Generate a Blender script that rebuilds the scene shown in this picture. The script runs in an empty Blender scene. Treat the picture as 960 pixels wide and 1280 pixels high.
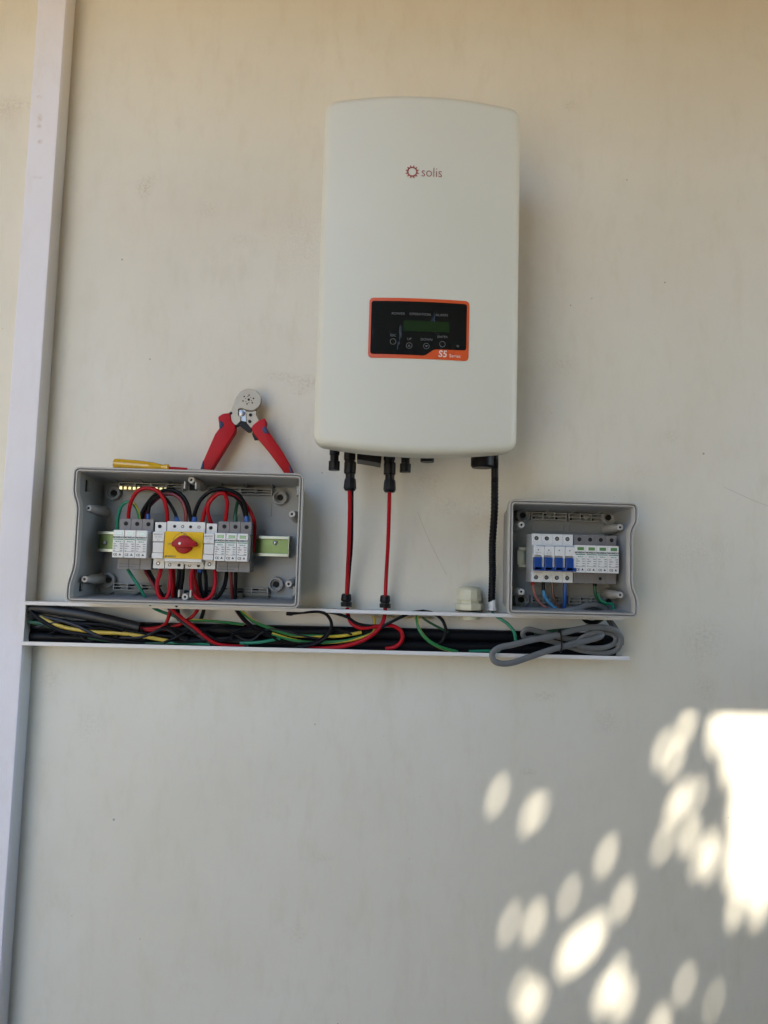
import bpy, bmesh, math, random
import numpy as np
from mathutils import Vector, Matrix, Quaternion

# ------------------------------------------------------------------ camera, sky, sun, exposure
SC = bpy.context.scene
COL = SC.collection
FPX, CY, CZ = 900.0, -1.3, 1.40
YAW, PITCH, ROLL = 0.02475, 0.08190, 0.02756
def cam_basis():
    cy, sy, cp, sp = math.cos(YAW), math.sin(YAW), math.cos(PITCH), math.sin(PITCH)
    fw = Vector((sy*cp, cy*cp, sp)); r = Vector((cy, -sy, 0)); u = r.cross(fw)
    cr, sr = math.cos(ROLL), math.sin(ROLL)
    return fw, r*cr + u*sr, u*cr - r*sr
FW, RT, UP = cam_basis()
cam_d = bpy.data.cameras.new('camera'); cam = bpy.data.objects.new('camera', cam_d); COL.objects.link(cam)
cam.matrix_world = Matrix(((RT.x, UP.x, -FW.x, 0), (RT.y, UP.y, -FW.y, CY), (RT.z, UP.z, -FW.z, CZ), (0, 0, 0, 1)))
cam_d.sensor_fit = 'AUTO'; cam_d.sensor_width = 36; cam_d.lens = FPX/1280*36
cam_d.clip_start = 0.02; cam_d.clip_end = 400
SC.camera = cam

SUN = Vector((0.293, -0.476, 0.829)).normalized()          # towards the sun
wd = bpy.data.worlds.new('World'); SC.world = wd; wd.use_nodes = True
nt = wd.node_tree; bg = nt.nodes['Background']
sky = nt.nodes.new('ShaderNodeTexSky'); sky.sky_type = 'NISHITA'; sky.sun_disc = False
sky.sun_elevation = math.asin(SUN.z); sky.sun_rotation = math.atan2(SUN.x, SUN.y)
sky.air_density = 1.0; sky.dust_density = 0.6; sky.ozone_density = 2.5
nt.links.new(sky.outputs[0], bg.inputs[0]); bg.inputs[1].default_value = 0.15
sl = bpy.data.lights.new('sun', 'SUN'); so = bpy.data.objects.new('sun', sl); COL.objects.link(so)
sl.energy = 5.0; sl.angle = math.radians(0.53); sl.color = (1.0, 0.92, 0.80)
so.rotation_euler = (-SUN).to_track_quat('-Z', 'Y').to_euler(); so.location = SUN*8
vs = SC.view_settings; vs.view_transform = 'Standard'; vs.look = 'None'; vs.gamma = 1.0; vs.use_curve_mapping = False
vs.exposure = 2.18
SC.cycles.use_denoising = True
SC.cycles.max_bounces = 10; SC.cycles.diffuse_bounces = 6

def P(px, py, d):
    """point of the place, d metres in front of the wall, that the photograph shows at (px, py)"""
    v = FW*FPX + RT*(px-480) - UP*(py-640)
    t = (-d-CY)/v.y
    return Vector((v.x*t, -d, CZ+v.z*t))

random.seed(4)
# ------------------------------------------------------------------ materials
MAT = {}
def mat(name, col, rough=0.5, metal=0.0, coat=0.0, var=0.06, vscale=60.0, bump=0.0, bscale=300.0, emit=None, spec=0.5):
    m = bpy.data.materials.new(name); m.use_nodes = True; MAT[name] = m
    n = m.node_tree.nodes; l = m.node_tree.links; b = n['Principled BSDF']
    b.inputs['Roughness'].default_value = rough; b.inputs['Metallic'].default_value = metal
    b.inputs['Coat Weight'].default_value = coat; b.inputs['Coat Roughness'].default_value = 0.06
    b.inputs['Specular IOR Level'].default_value = spec
    tc = n.new('ShaderNodeTexCoord')
    nz = n.new('ShaderNodeTexNoise'); nz.inputs['Scale'].default_value = vscale; nz.inputs['Detail'].default_value = 4
    l.new(tc.outputs['Object'], nz.inputs['Vector'])
    rp = n.new('ShaderNodeValToRGB'); c = col
    rp.color_ramp.elements[0].position = 0.3; rp.color_ramp.elements[1].position = 0.7
    rp.color_ramp.elements[0].color = [max(0, x*(1-var)) for x in c] + [1]
    rp.color_ramp.elements[1].color = [min(1, x*(1+var)) for x in c] + [1]
    l.new(nz.outputs['Fac'], rp.inputs['Fac']); l.new(rp.outputs['Color'], b.inputs['Base Color'])
    if bump:
        n2 = n.new('ShaderNodeTexNoise'); n2.inputs['Scale'].default_value = bscale; n2.inputs['Detail'].default_value = 3
        l.new(tc.outputs['Object'], n2.inputs['Vector'])
        bp = n.new('ShaderNodeBump'); bp.inputs['Strength'].default_value = bump; bp.inputs['Distance'].default_value = 0.001
        l.new(n2.outputs['Fac'], bp.inputs['Height']); l.new(bp.outputs['Normal'], b.inputs['Normal'])
    return m
mat('pvc_white', (0.67, 0.66, 0.64), 0.38, var=0.03, vscale=9)
mat('pvc_lid', (0.78, 0.77, 0.76), 0.36, var=0.03, vscale=7)
mat('inverter_white', (0.62, 0.61, 0.505), 0.45, var=0.015, vscale=5, bump=0.08, bscale=1400)
mat('aluminium', (0.42, 0.42, 0.42), 0.45, metal=0.8)
mat('orange', (0.62, 0.085, 0.015), 0.35, coat=0.4, var=0.03)
mat('logo_red', (0.28, 0.045, 0.03), 0.5)
mat('logo_soft', (0.80, 0.62, 0.52), 0.5)
mat('panel_print', (0.12, 0.12, 0.115), 0.5)
mat('lcd', (0.005, 0.022, 0.003), 0.15, coat=0.5)
mat('box_grey', (0.295, 0.305, 0.30), 0.48, var=0.03, vscale=20, bump=0.05, bscale=900)
mat('box_rim', (0.44, 0.425, 0.385), 0.42, var=0.03, vscale=20)
mat('scuff', (0.44, 0.40, 0.33), 0.6)
mat('slot_dark', (0.008, 0.008, 0.008), 0.8)  # near-black: stands for shade in holes and gaps; also panes, rivets
mat('zinc', (0.44, 0.46, 0.38), 0.30, metal=0.85, var=0.1, vscale=30)
mat('zinc_green', (0.20, 0.27, 0.11), 0.30, metal=0.75, var=0.12, vscale=35)
mat('brass', (0.70, 0.56, 0.28), 0.28, metal=0.9, var=0.1)
mat('steel', (0.42, 0.37, 0.29), 0.45, metal=0.35, var=0.06, bump=0.05)
mat('screw_steel', (0.35, 0.35, 0.36), 0.35, metal=0.85)
mat('spd_base', (0.19, 0.18, 0.175), 0.5, var=0.04)
mat('spd_white', (0.70, 0.69, 0.65), 0.42, var=0.02)
mat('device_white', (0.66, 0.65, 0.61), 0.42, var=0.02)
mat('breaker_white', (0.66, 0.66, 0.63), 0.40, var=0.02)
mat('window_pale', (0.50, 0.62, 0.56), 0.2, coat=0.5)
mat('window_green', (0.12, 0.26, 0.09), 0.2, coat=0.5)
mat('print_dark', (0.05, 0.06, 0.06), 0.5)
mat('print_grey', (0.22, 0.22, 0.22), 0.5)
mat('print_green', (0.02, 0.20, 0.12), 0.5)
mat('yellow', (0.74, 0.46, 0.004), 0.42, var=0.03, spec=0.2)
mat('knob_red', (0.34, 0.006, 0.012), 0.42, var=0.04, spec=0.25)
mat('toggle_blue', (0.008, 0.050, 0.23), 0.35, var=0.04)
mat('wire_red', (0.35, 0.003, 0.009), 0.42, var=0.08, vscale=25, spec=0.22)
mat('wire_dark_red', (0.16, 0.014, 0.02), 0.4, var=0.08)
mat('wire_black', (0.004, 0.004, 0.005), 0.45, var=0.1, spec=.18)
mat('wire_green', (0.012, 0.20, 0.11), 0.38, var=0.08)
mat('wire_dark_green', (0.012, 0.075, 0.03), 0.4, var=0.08)
mat('wire_blue', (0.01, 0.075, 0.30), 0.38, var=0.06)
mat('wire_light_blue', (0.05, 0.25, 0.48), 0.38, var=0.06)
mat('wire_brown', (0.10, 0.045, 0.03), 0.4, var=0.08)
mat('wire_pale_red', (0.28, 0.10, 0.085), 0.4, var=0.08)
mat('wire_yellow', (0.55, 0.40, 0.05), 0.38, var=0.08)
mat('conduit_black', (0.0035, 0.004, 0.0055), 0.45, var=0.1, bump=0.05, spec=.18)
mat('sheath_black', (0.013, 0.014, 0.016), 0.45, var=0.12, bump=0.15, bscale=120)
mat('cable_grey', (0.125, 0.13, 0.13), 0.42, var=0.06)
mat('connector_black', (0.005, 0.005, 0.006), 0.4, var=0.1, spec=.22)
mat('gland_ivory', (0.56, 0.55, 0.41), 0.42, var=0.04)
mat('gland_white', (0.60, 0.62, 0.62), 0.4, var=0.03)
mat('handle_red', (0.42, 0.003, 0.008), 0.50, var=0.06, vscale=25, spec=0.22)
mat('handle_blue', (0.015, 0.03, 0.10), 0.5)
mat('amber_handle', (0.56, 0.33, 0.012), 0.16, coat=0.6, var=0.12, vscale=30)
mat('concrete', (0.46, 0.44, 0.40), 0.85, var=0.08, vscale=3, bump=0.2, bscale=40)
mat('wing_paint', (0.82, 0.725, 0.54), 0.7, var=0.05, vscale=3)
mat('paving', (0.28, 0.31, 0.36), 0.8, var=0.15, vscale=3, bump=0.2, bscale=40)
mat('ground_soil', (0.46, 0.29, 0.11), 0.9, var=0.25, vscale=2.5, bump=0.6, bscale=18)
mat('soffit_wood', (0.60, 0.31, 0.008), 0.6, var=0.15, vscale=4)
mat('bark', (0.13, 0.095, 0.06), 0.85, var=0.3, vscale=14, bump=0.8, bscale=30)
mat('render_wall', (0.15, 0.145, 0.10), 0.8, var=0.1, vscale=3, bump=0.2, bscale=60)

def striped(name, c1, c2):
    m = bpy.data.materials.new(name); m.use_nodes = True; MAT[name] = m
    n = m.node_tree.nodes; l = m.node_tree.links; b = n['Principled BSDF']; b.inputs['Roughness'].default_value = 0.38
    uv = n.new('ShaderNodeUVMap'); sp = n.new('ShaderNodeSeparateXYZ'); l.new(uv.outputs[0], sp.inputs[0])
    w = n.new('ShaderNodeMath'); w.operation = 'MULTIPLY_ADD'; l.new(sp.outputs['Y'], w.inputs[0]); w.inputs[1].default_value = 0.22
    l.new(sp.outputs['X'], w.inputs[2])
    f = n.new('ShaderNodeMath'); f.operation = 'FRACT'; l.new(w.outputs[0], f.inputs[0])
    g = n.new('ShaderNodeMath'); g.operation = 'GREATER_THAN'; l.new(f.outputs[0], g.inputs[0]); g.inputs[1].default_value = 0.5
    mx = n.new('ShaderNodeMix'); mx.data_type = 'RGBA'; l.new(g.outputs[0], mx.inputs[0])
    mx.inputs[6].default_value = (*c1, 1); mx.inputs[7].default_value = (*c2, 1)
    l.new(mx.outputs[2], b.inputs['Base Color'])
striped('wire_earth', (0.02, 0.17, 0.045), (0.60, 0.45, 0.04))

# leaf: thin and a little translucent
m = bpy.data.materials.new('leaf'); m.use_nodes = True; MAT['leaf'] = m
n = m.node_tree.nodes; l = m.node_tree.links; b = n['Principled BSDF']
b.inputs['Base Color'].default_value = (0.055, 0.10, 0.025, 1); b.inputs['Roughness'].default_value = 0.5

# glossy black panel under a creased film
m = mat('panel_black', (0.004, 0.004, 0.005), 0.06, coat=0.25, spec=0.35)
n = m.node_tree.nodes; l = m.node_tree.links; b = n['Principled BSDF']
tc = n.new('ShaderNodeTexCoord'); mp = n.new('ShaderNodeMapping'); mp.inputs['Scale'].default_value = (120, 1, 14)
nz = n.new('ShaderNodeTexNoise'); nz.inputs['Scale'].default_value = 1.0; nz.inputs['Detail'].default_value = 5
l.new(tc.outputs['Object'], mp.inputs[0]); l.new(mp.outputs[0], nz.inputs['Vector'])
rp = n.new('ShaderNodeValToRGB'); rp.color_ramp.elements[0].position = 0.66; rp.color_ramp.elements[1].position = 0.80
l.new(nz.outputs['Fac'], rp.inputs[0])
bp = n.new('ShaderNodeBump'); bp.inputs['Strength'].default_value = 1.0; bp.inputs['Distance'].default_value = 0.002
l.new(rp.outputs[0], bp.inputs['Height']); l.new(bp.outputs[0], b.inputs['Normal']); l.new(bp.outputs[0], b.inputs['Coat Normal'])

def grime(m, base, blobs, speck=True, bump=0.10, fr=(0.44, 0.68), stain=(0.34, 0.25, 0.15), bs=0.8):
    """painted sheet: cream paint, faint cloudy grime, small specks, smudges at given places"""
    n = m.node_tree.nodes; l = m.node_tree.links; b = n['Principled BSDF']
    b.inputs['Roughness'].default_value = 0.55
    geo = n.new('ShaderNodeNewGeometry'); pos = geo.outputs['Position']
    def noise(scale, detail=4, rough=0.6, sc=(1, 1, 1)):
        mp = n.new('ShaderNodeMapping'); mp.inputs['Scale'].default_value = sc; l.new(pos, mp.inputs[0])
        z = n.new('ShaderNodeTexNoise'); z.inputs['Scale'].default_value = scale; z.inputs['Detail'].default_value = detail
        z.inputs['Roughness'].default_value = rough; l.new(mp.outputs[0], z.inputs['Vector']); return z.outputs['Fac']
    def ramp(fac, a, bb, ca=0.0, cb=1.0):
        r = n.new('ShaderNodeMapRange'); r.inputs[1].default_value = a; r.inputs[2].default_value = bb
        r.inputs[3].default_value = ca; r.inputs[4].default_value = cb; l.new(fac, r.inputs[0]); return r.outputs[0]
    def math_(op, a, bb):
        q = n.new('ShaderNodeMath'); q.operation = op
        for i, v in enumerate((a, bb)):
            if isinstance(v, (int, float)): q.inputs[i].default_value = v
            else: l.new(v, q.inputs[i])
        q.use_clamp = op in ('ADD',); return q.outputs[0]
    def mix(fac, ca, cb):
        x = n.new('ShaderNodeMix'); x.data_type = 'RGBA'
        l.new(fac, x.inputs[0])
        for i, v in ((6, ca), (7, cb)):
            if isinstance(v, tuple): x.inputs[i].default_value = (*v, 1)
            else: l.new(v, x.inputs[i])
        return x.outputs[2]
    c = mix(ramp(noise(2.2, 5), 0.35, 0.7), base, tuple(x*0.90 for x in base))
    c = mix(ramp(noise(30, 6, 0.7, (1, 1, 0.35)), 0.50, 0.78, 0, 0.5), c, (base[0]*0.80, base[1]*0.76, base[2]*0.68))
    c = mix(ramp(noise(1.1, 3), 0.45, 0.75, 0, 0.6), c, (base[0]*0.97, base[1]*0.93, base[2]*0.84))
    c = mix(ramp(noise(7, 6, 0.65, (1, 1, 0.5)), 0.55, 0.75, 0, 0.5), c, (base[0]*0.88, base[1]*0.85, base[2]*0.80))
    if speck:
        vo = n.new('ShaderNodeTexVoronoi'); vo.inputs['Scale'].default_value = 26; l.new(pos, vo.inputs['Vector'])
        sz = ramp(noise(9, 2), 0.47, 0.75, 0.0, 0.085)
        sp = math_('LESS_THAN', vo.outputs['Distance'], sz)
        c = mix(math_('MULTIPLY', sp, 0.6), c, (0.20, 0.15, 0.09))
    tot = None
    fine = ramp(noise(190, 4, 0.8), *fr)
    for (p, rx, rz, s) in blobs:
        sub = n.new('ShaderNodeVectorMath'); sub.operation = 'SUBTRACT'; l.new(pos, sub.inputs[0]); sub.inputs[1].default_value = p
        mu = n.new('ShaderNodeVectorMath'); mu.operation = 'MULTIPLY'; l.new(sub.outputs[0], mu.inputs[0]); mu.inputs[1].default_value = (1/rx, 0, 1/rz)
        ln = n.new('ShaderNodeVectorMath'); ln.operation = 'LENGTH'; l.new(mu.outputs[0], ln.inputs[0])
        k = ramp(ln.outputs['Value'], 0.0, 1.0, s*bs, 0.0)
        tot = k if tot is None else math_('ADD', tot, k)
    if tot is not None:
        c = mix(math_('MULTIPLY', tot, fine), c, stain)
    l.new(c, b.inputs['Base Color'])
    bn = math_('ADD', math_('MULTIPLY', noise(26, 6, 0.6), 0.7), math_('MULTIPLY', noise(330, 3, 0.7, (1, 1, 0.6)), 0.10))
    bp = n.new('ShaderNodeBump'); bp.inputs['Strength'].default_value = bump; bp.inputs['Distance'].default_value = 0.004
    l.new(bn, bp.inputs['Height']); l.new(bp.outputs[0], b.inputs['Normal'])

def wm(name):
    m = bpy.data.materials.new(name); m.use_nodes = True; MAT[name] = m; return m
BL = [(180, 235, .02, .03, .8), (190, 225, .012, .02, .5), (300, 300, .03, .02, .4), (385, 478, .05, .018, .8), (350, 470, .04, .012, .6),
      (375, 490, .02, .01, .7), (712, 132, .02, .015, .6), (260, 262, .03, .02, .4), (535, 600, .05, .05, .4), (600, 640, .04, .07, .35),
      (560, 632, .03, .03, .5), (800, 590, .05, .02, .3), (870, 690, .10, .05, .3), (840, 545, .02, .02, .5), (700, 455, .05, .03, .35),
      (680, 870, .03, .012, .6), (760, 900, .03, .03, .5), (400, 1072, .03, .012, .4), (372, 1165, .02, .03, .4), (65, 850, .03, .03, .35),
      (110, 905, .03, .04, .35), (20, 130, .05, .02, .5), (5, 140, .03, .02, .5), (380, 300, .08, .10, .3), (880, 800, .05, .05, .5), (660, 965, .02, .008, .7), (880, 860, .03, .03, .5)]
grime(wm('wall_paint'), (0.73, 0.70, 0.592), [(tuple(P(a, b_, 0)), c, d, e) for a, b_, c, d, e in BL])
grime(wm('lid_paint'), (0.75, 0.74, 0.775), [(tuple(P(50, 148, .045)), .006, .012, 1.0), (tuple(P(49, 158, .045)), .006, .006, 1.0), (tuple(P(50, 177, .045)), .007, .006, 1.0),
      (tuple(P(49, 121, .045)), .008, .004, .6), (tuple(P(48, 222, .045)), .016, .004, .5)], speck=False, bump=0.02, fr=(0.36, 0.6), stain=(0.52, 0.42, 0.33), bs=1.0)

# ------------------------------------------------------------------ mesh helpers
class MB:
    def __init__(s): s.v, s.f, s.uv, s.sm = [], [], {}, False
    def add(s, vs, fs):
        k = len(s.v); s.v += [tuple(v) for v in vs]; s.f += [tuple(i+k for i in f) for f in fs]; return s
    def box(s, x0, x1, y0, y1, z0, z1):
        vs = [(x, y, z) for x in (x0, x1) for y in (y0, y1) for z in (z0, z1)]
        return s.add(vs, [(0, 1, 3, 2), (4, 6, 7, 5), (0, 4, 5, 1), (2, 3, 7, 6), (0, 2, 6, 4), (1, 5, 7, 3)])
    def bbox(s, x0, x1, y0, y1, z0, z1, r=0.001, seg=2):
        bm = bmesh.new(); bmesh.ops.create_cube(bm, size=1)
        for v in bm.verts:
            v.co = Vector((x0+(v.co.x+.5)*(x1-x0), y0+(v.co.y+.5)*(y1-y0), z0+(v.co.z+.5)*(z1-z0)))
        bmesh.ops.bevel(bm, geom=list(bm.edges), offset=r, segments=seg, profile=.5, affect='EDGES')
        return s.bm(bm)
    def bm(s, bm):
        bm.verts.ensure_lookup_table(); bm.verts.index_update()
        s.add([v.co[:] for v in bm.verts], [[v.index for v in f.verts] for f in bm.faces]); bm.free(); return s
    def prism(s, poly, y0, y1, r=0.0, seg=2):
        """poly in x,z, from y0 (front) to y1 (back)"""
        bm = bmesh.new()
        a = [bm.verts.new((x, y0, z)) for x, z in poly]
        f = bm.faces.new(a)
        ex = bmesh.ops.extrude_face_region(bm, geom=[f])
        nv = [g for g in ex['geom'] if isinstance(g, bmesh.types.BMVert)]
        for v in nv: v.co.y = y1
        bmesh.ops.recalc_face_normals(bm, faces=list(bm.faces))
        if r:
            ed = [e for e in bm.edges if all(abs(v.co.y-y0) < 1e-6 for v in e.verts)]
            bmesh.ops.bevel(bm, geom=ed, offset=r, segments=seg, profile=.5, affect='EDGES')
        return s.bm(bm)
    def lathe(s, prof, origin, axis, seg=20):
        """prof: (radius, distance along axis)"""
        ax = Vector(axis).normalized(); t = Vector((1, 0, 0)) if abs(ax.x) < .9 else Vector((0, 1, 0))
        u = ax.cross(t).normalized(); w = ax.cross(u); o = Vector(origin)
        vs, fs = [], []
        for r, h in prof:
            for i in range(seg):
                a = 2*math.pi*i/seg; vs.append(o+ax*h+(u*math.cos(a)+w*math.sin(a))*r)
        for k in range(len(prof)-1):
            for i in range(seg):
                j = (i+1) % seg; fs.append((k*seg+i, k*seg+j, (k+1)*seg+j, (k+1)*seg+i))
        fs.append(tuple(range(seg))[::-1]); fs.append(tuple((len(prof)-1)*seg+i for i in range(seg)))
        return s.add(vs, fs)
    def tube(s, pts, r, seg=10, sub=7, flat=None, up=None, rfun=None, smooth=True):
        p = [Vector(q) for q in pts]
        if smooth and len(p) > 2:
            q = [p[0]*2-p[1]] + p + [p[-1]*2-p[-2]]; out = []
            for i in range(1, len(q)-2):
                for k in range(sub):
                    t = k/sub; a, b_, c, d = q[i-1], q[i], q[i+1], q[i+2]
                    out.append(.5*((2*b_)+(c-a)*t+(2*a-5*b_+4*c-d)*t*t+(3*b_-a-3*c+d)*t**3))
            p = out + [p[-1]]
        n_ = len(p); tang = [(p[min(i+1, n_-1)]-p[max(i-1, 0)]).normalized() for i in range(n_)]
        nrm = Vector(up) if up else (Vector((0, -1, 0)) if abs(tang[0].y) < .9 else Vector((1, 0, 0)))
        k0 = len(s.v); L = 0; uvs = []
        for i in range(n_):
            nrm = (nrm - tang[i]*nrm.dot(tang[i])).normalized(); bi = tang[i].cross(nrm)
            if up:
                nn = Vector(up) - tang[i]*Vector(up).dot(tang[i])
                if nn.length > .05: nrm = nn.normalized(); bi = tang[i].cross(nrm)
            if i: L += (p[i]-p[i-1]).length
            rr = rfun(i/(n_-1), L) if rfun else r
            ra, rb = (rr, rr) if not flat else flat
            for j in range(seg):
                a = 2*math.pi*j/seg; s.v.append(tuple(p[i]+nrm*math.cos(a)*ra+bi*math.sin(a)*rb)); uvs.append((j/seg, L/.06))
        for i in range(n_-1):
            for j in range(seg):
                jj = (j+1) % seg; f = (k0+i*seg+j, k0+i*seg+jj, k0+(i+1)*seg+jj, k0+(i+1)*seg+j)
                v0 = i*seg
                s.uv[len(s.f)] = [(j/seg, uvs[v0+j][1]), ((j+1)/seg, uvs[v0+j][1]), ((j+1)/seg, uvs[v0+seg+j][1]), (j/seg, uvs[v0+seg+j][1])]
                s.f.append(f)
        s.f.append(tuple(k0+j for j in range(seg))[::-1]); s.f.append(tuple(k0+(n_-1)*seg+j for j in range(seg)))
        s.sm = True
        return s

def origin_of(o):
    p = Vector((0, 0, 0))
    while o is not None: p += o.location; o = o.parent
    return p
def finish(me, smooth=False, ang=35):
    if smooth:
        for p_ in me.polygons: p_.use_smooth = True
        try: me.set_sharp_from_angle(angle=math.radians(ang))
        except Exception: pass
def obj(name, mb, material, parent=None, smooth=None, ang=35):
    sm = mb.sm if smooth is None else smooth
    vs_ = mb.v
    if parent is not None: og = origin_of(parent)
    else:
        a = np.array(vs_); og = Vector(((a[:, 0].min()+a[:, 0].max())/2, (a[:, 1].min()+a[:, 1].max())/2, a[:, 2].min()))
    me = bpy.data.meshes.new(name); me.from_pydata([(v[0]-og.x, v[1]-og.y, v[2]-og.z) for v in vs_], [], mb.f)
    if mb.uv:
        lay = me.uv_layers.new(name='uv')
        for i, p_ in enumerate(me.polygons):
            if i in mb.uv:
                for k, li in enumerate(p_.loop_indices): lay.data[li].uv = mb.uv[i][k]
    me.update(); 
    bm = bmesh.new(); bm.from_mesh(me); bmesh.ops.recalc_face_normals(bm, faces=list(bm.faces)); bm.to_mesh(me); bm.free()
    me.materials.append(MAT[material]); finish(me, sm, ang)
    o = bpy.data.objects.new(name, me); COL.objects.link(o)
    if parent is not None: o.parent = parent
    else: o.location = og
    return o
def tag(o, label, cat, group=None):
    o['label'] = label; o['category'] = cat
    if group: o['group'] = group
    return o
def thing(name, loc, label, cat, group=None):
    o = bpy.data.objects.new(name, None); COL.objects.link(o); o.location = loc; o.empty_display_size = .02
    return tag(o, label, cat, group)
def inst(src, off, parent=None, name=None):
    c = src.copy(); COL.objects.link(c); c.parent = parent if parent is not None else src.parent
    c.location = src.location + Vector(off); return c
TCACHE = {}
def text_mb(mb, s, size, x, z, y, align='LEFT', bold=0.0, shear=0.0, xs=1.0, surf=None):
    """flat lettering facing the camera side (-y); its vertices are laid on surf(x) when given"""
    key = (s, bold, shear)
    if key not in TCACHE:
        cu = bpy.data.curves.new('t', 'FONT'); cu.body = s; cu.size = 1; cu.offset = bold; cu.shear = shear; cu.resolution_u = 3
        cu.fill_mode = 'FRONT'
        t = bpy.data.objects.new('t', cu); COL.objects.link(t); bpy.context.view_layer.update()
        me = bpy.data.meshes.new_from_object(t.evaluated_get(bpy.context.evaluated_depsgraph_get()))
        TCACHE[key] = ([tuple(v.co) for v in me.vertices], [tuple(p_.vertices) for p_ in me.polygons])
        bpy.data.objects.remove(t); bpy.data.curves.remove(cu); bpy.data.meshes.remove(me)
    v, f = TCACHE[key]
    if not v: return
    w = max(a[0] for a in v); dx = {'LEFT': 0, 'CENTER': -w/2, 'RIGHT': -w}[align]
    mb.add([(x+(a[0]+dx)*size*xs, (-(surf(x+(a[0]+dx)*size*xs)+y) if surf else y), z+a[1]*size) for a in v], f)
def flat_ngon(mb, poly, y):
    mb.add([(x, y, z) for x, z in poly], [tuple(range(len(poly)))])
def arc_pts(cx, cz, r, a0, a1, n_):
    return [(cx+r*math.cos(math.radians(a0+(a1-a0)*i/n_)), cz+r*math.sin(math.radians(a0+(a1-a0)*i/n_))) for i in range(n_+1)]
def round_poly(pts, r, n_=4):
    out = []; k = len(pts)
    for i in range(k):
        a, b_, c = Vector(pts[i-1]), Vector(pts[i]), Vector(pts[(i+1) % k])
        rr = r[i] if isinstance(r, (list, tuple)) else r
        u = (a-b_); w = (c-b_); rr = min(rr, u.length*.45, w.length*.45)
        p0 = b_+u.normalized()*rr; p1 = b_+w.normalized()*rr
        for j in range(n_+1):
            t = j/n_; out.append(tuple(p0*(1-t)**2 + b_*2*t*(1-t) + p1*t*t))
    return out
def ring_strip(mb, outer, inner, y):
    k = len(outer); mb.add([(x, y, z) for x, z in outer]+[(x, y, z) for x, z in inner], [(i, (i+1) % k, k+(i+1) % k, k+i) for i in range(k)])
def offset_poly(pts, d):
    """inward offset of a counter-clockwise or clockwise closed outline"""
    k = len(pts); area = sum(pts[i][0]*pts[(i+1) % k][1]-pts[(i+1) % k][0]*pts[i][1] for i in range(k))
    sg = 1 if area > 0 else -1; out = []
    for i in range(k):
        a, b_, c = Vector(pts[i-1]), Vector(pts[i]), Vector(pts[(i+1) % k])
        e1 = b_-a; e2 = c-b_
        e1 = e1.normalized() if e1.length > 1e-9 else e2.normalized(); e2 = e2.normalized() if e2.length > 1e-9 else e1
        n1 = Vector((-e1.y, e1.x))*sg; n2 = Vector((-e2.y, e2.x))*sg
        m_ = (n1+n2); m_ = m_/max(m_.length_squared/2, .3) if m_.length > 1e-6 else n1
        out.append((b_.x+m_.x*d, b_.y+m_.y*d))
    return out
def loft(mb, rings, close_last=True, close_first=False):
    """rings: lists of (x,z) with own y"""
    k = len(rings[0][0]); base = len(mb.v)
    for pts, y in rings: mb.v += [(x, y, z) for x, z in pts]
    for r in range(len(rings)-1):
        for i in range(k):
            j = (i+1) % k; mb.f.append((base+r*k+i, base+r*k+j, base+(r+1)*k+j, base+(r+1)*k+i))
    if close_last: mb.f.append(tuple(base+(len(rings)-1)*k+i for i in range(k)))
    if close_first: mb.f.append(tuple(base+i for i in range(k))[::-1])

# ------------------------------------------------------------------ the setting: ground, eave, tree; added unseen light blockers and bounce surfaces
o = obj('bounce_paving', MB().box(-1.2, 8, -3.95, -.001, .0, .02), 'paving'); o['kind'] = 'structure'  # added unseen apron, blue-grey so its bounce cools the lower wall
o = obj('bounce_path', MB().box(-4.2, -1.203, -6, -.001, .0, .02), 'concrete'); o['kind'] = 'structure'  # added unseen slab that bounces sunlight onto the lower left wall
o = obj('ground', MB().box(-60, 60, -60, 20, -.3, 0), 'ground_soil'); o['kind'] = 'structure'
w = MB().box(-3.2, 3.2, 0, .10, 0, 2.62)
wall = tag(obj('wall', w, 'wall_paint'), 'scuffed cream painted cabin wall behind all the equipment', 'wall')
EAVE = 2.5955
roof = thing('eave_roof', (0, -.4, 2.58), 'timber lined eave above the cream wall', 'roof')
for i in range(8): obj('soffit_board', MB().box(-3.4, 3.4, -.800+i*.1, -.800+i*.1+.097, 2.60, 2.618), 'soffit_wood', roof)
obj('fascia', MB().box(-3.4, 3.4, -.825, -.801, EAVE, 2.74), 'soffit_wood', roof)
obj('roof_sheet', MB().box(-3.45, 3.45, -.86, .2, 2.745, 2.76), 'aluminium', roof)

# tree: gaps in the crown let single sunbeams through
SPOTS = [ # px, py, hole radius (m)
 (622, 994, .010), (662, 1019, .009), (675, 1013, .006), (757, 1070, .010), (711, 1121, .009), (778, 1127, .010), (637, 1156, .008), (667, 1151, .011),
 (710, 1195, .013), (735, 1180, .014), (722, 1188, .013), (746, 1165, .012), (756, 1241, .012), (779, 1250, .012), (772, 1218, .009), (661, 1253, .011), (672, 1256, .006), (650, 1238, .007),
 (858, 908, .010), (842, 950, .010), (828, 935, .008), (852, 998, .011), (842, 1010, .010), (872, 992, .006), (862, 1044, .011), (828, 1056, .0065), (886, 1062, .011), (873, 1077, .008), (890, 1080, .008),
 (921, 1135, .012), (950, 1135, .012), (855, 1228, .007), (875, 1240, .005), (893, 1250, .0055), (822, 1285, .011)]
BIG = [(905, 880, .02), (900, 905, .022), (925, 890, .03), (950, 880, .04), (925, 935, .028), (915, 950, .016), (950, 930, .035), (940, 970, .030), (930, 1000, .026), (945, 1020, .03), (925, 1050, .018), (918, 1085, .013), (950, 1060, .026), (940, 1085, .016), (965, 1000, .045), (985, 930, .05), (958, 1095, .016)]
rng = np.random.default_rng(11)
S = np.array(SUN)
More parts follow.
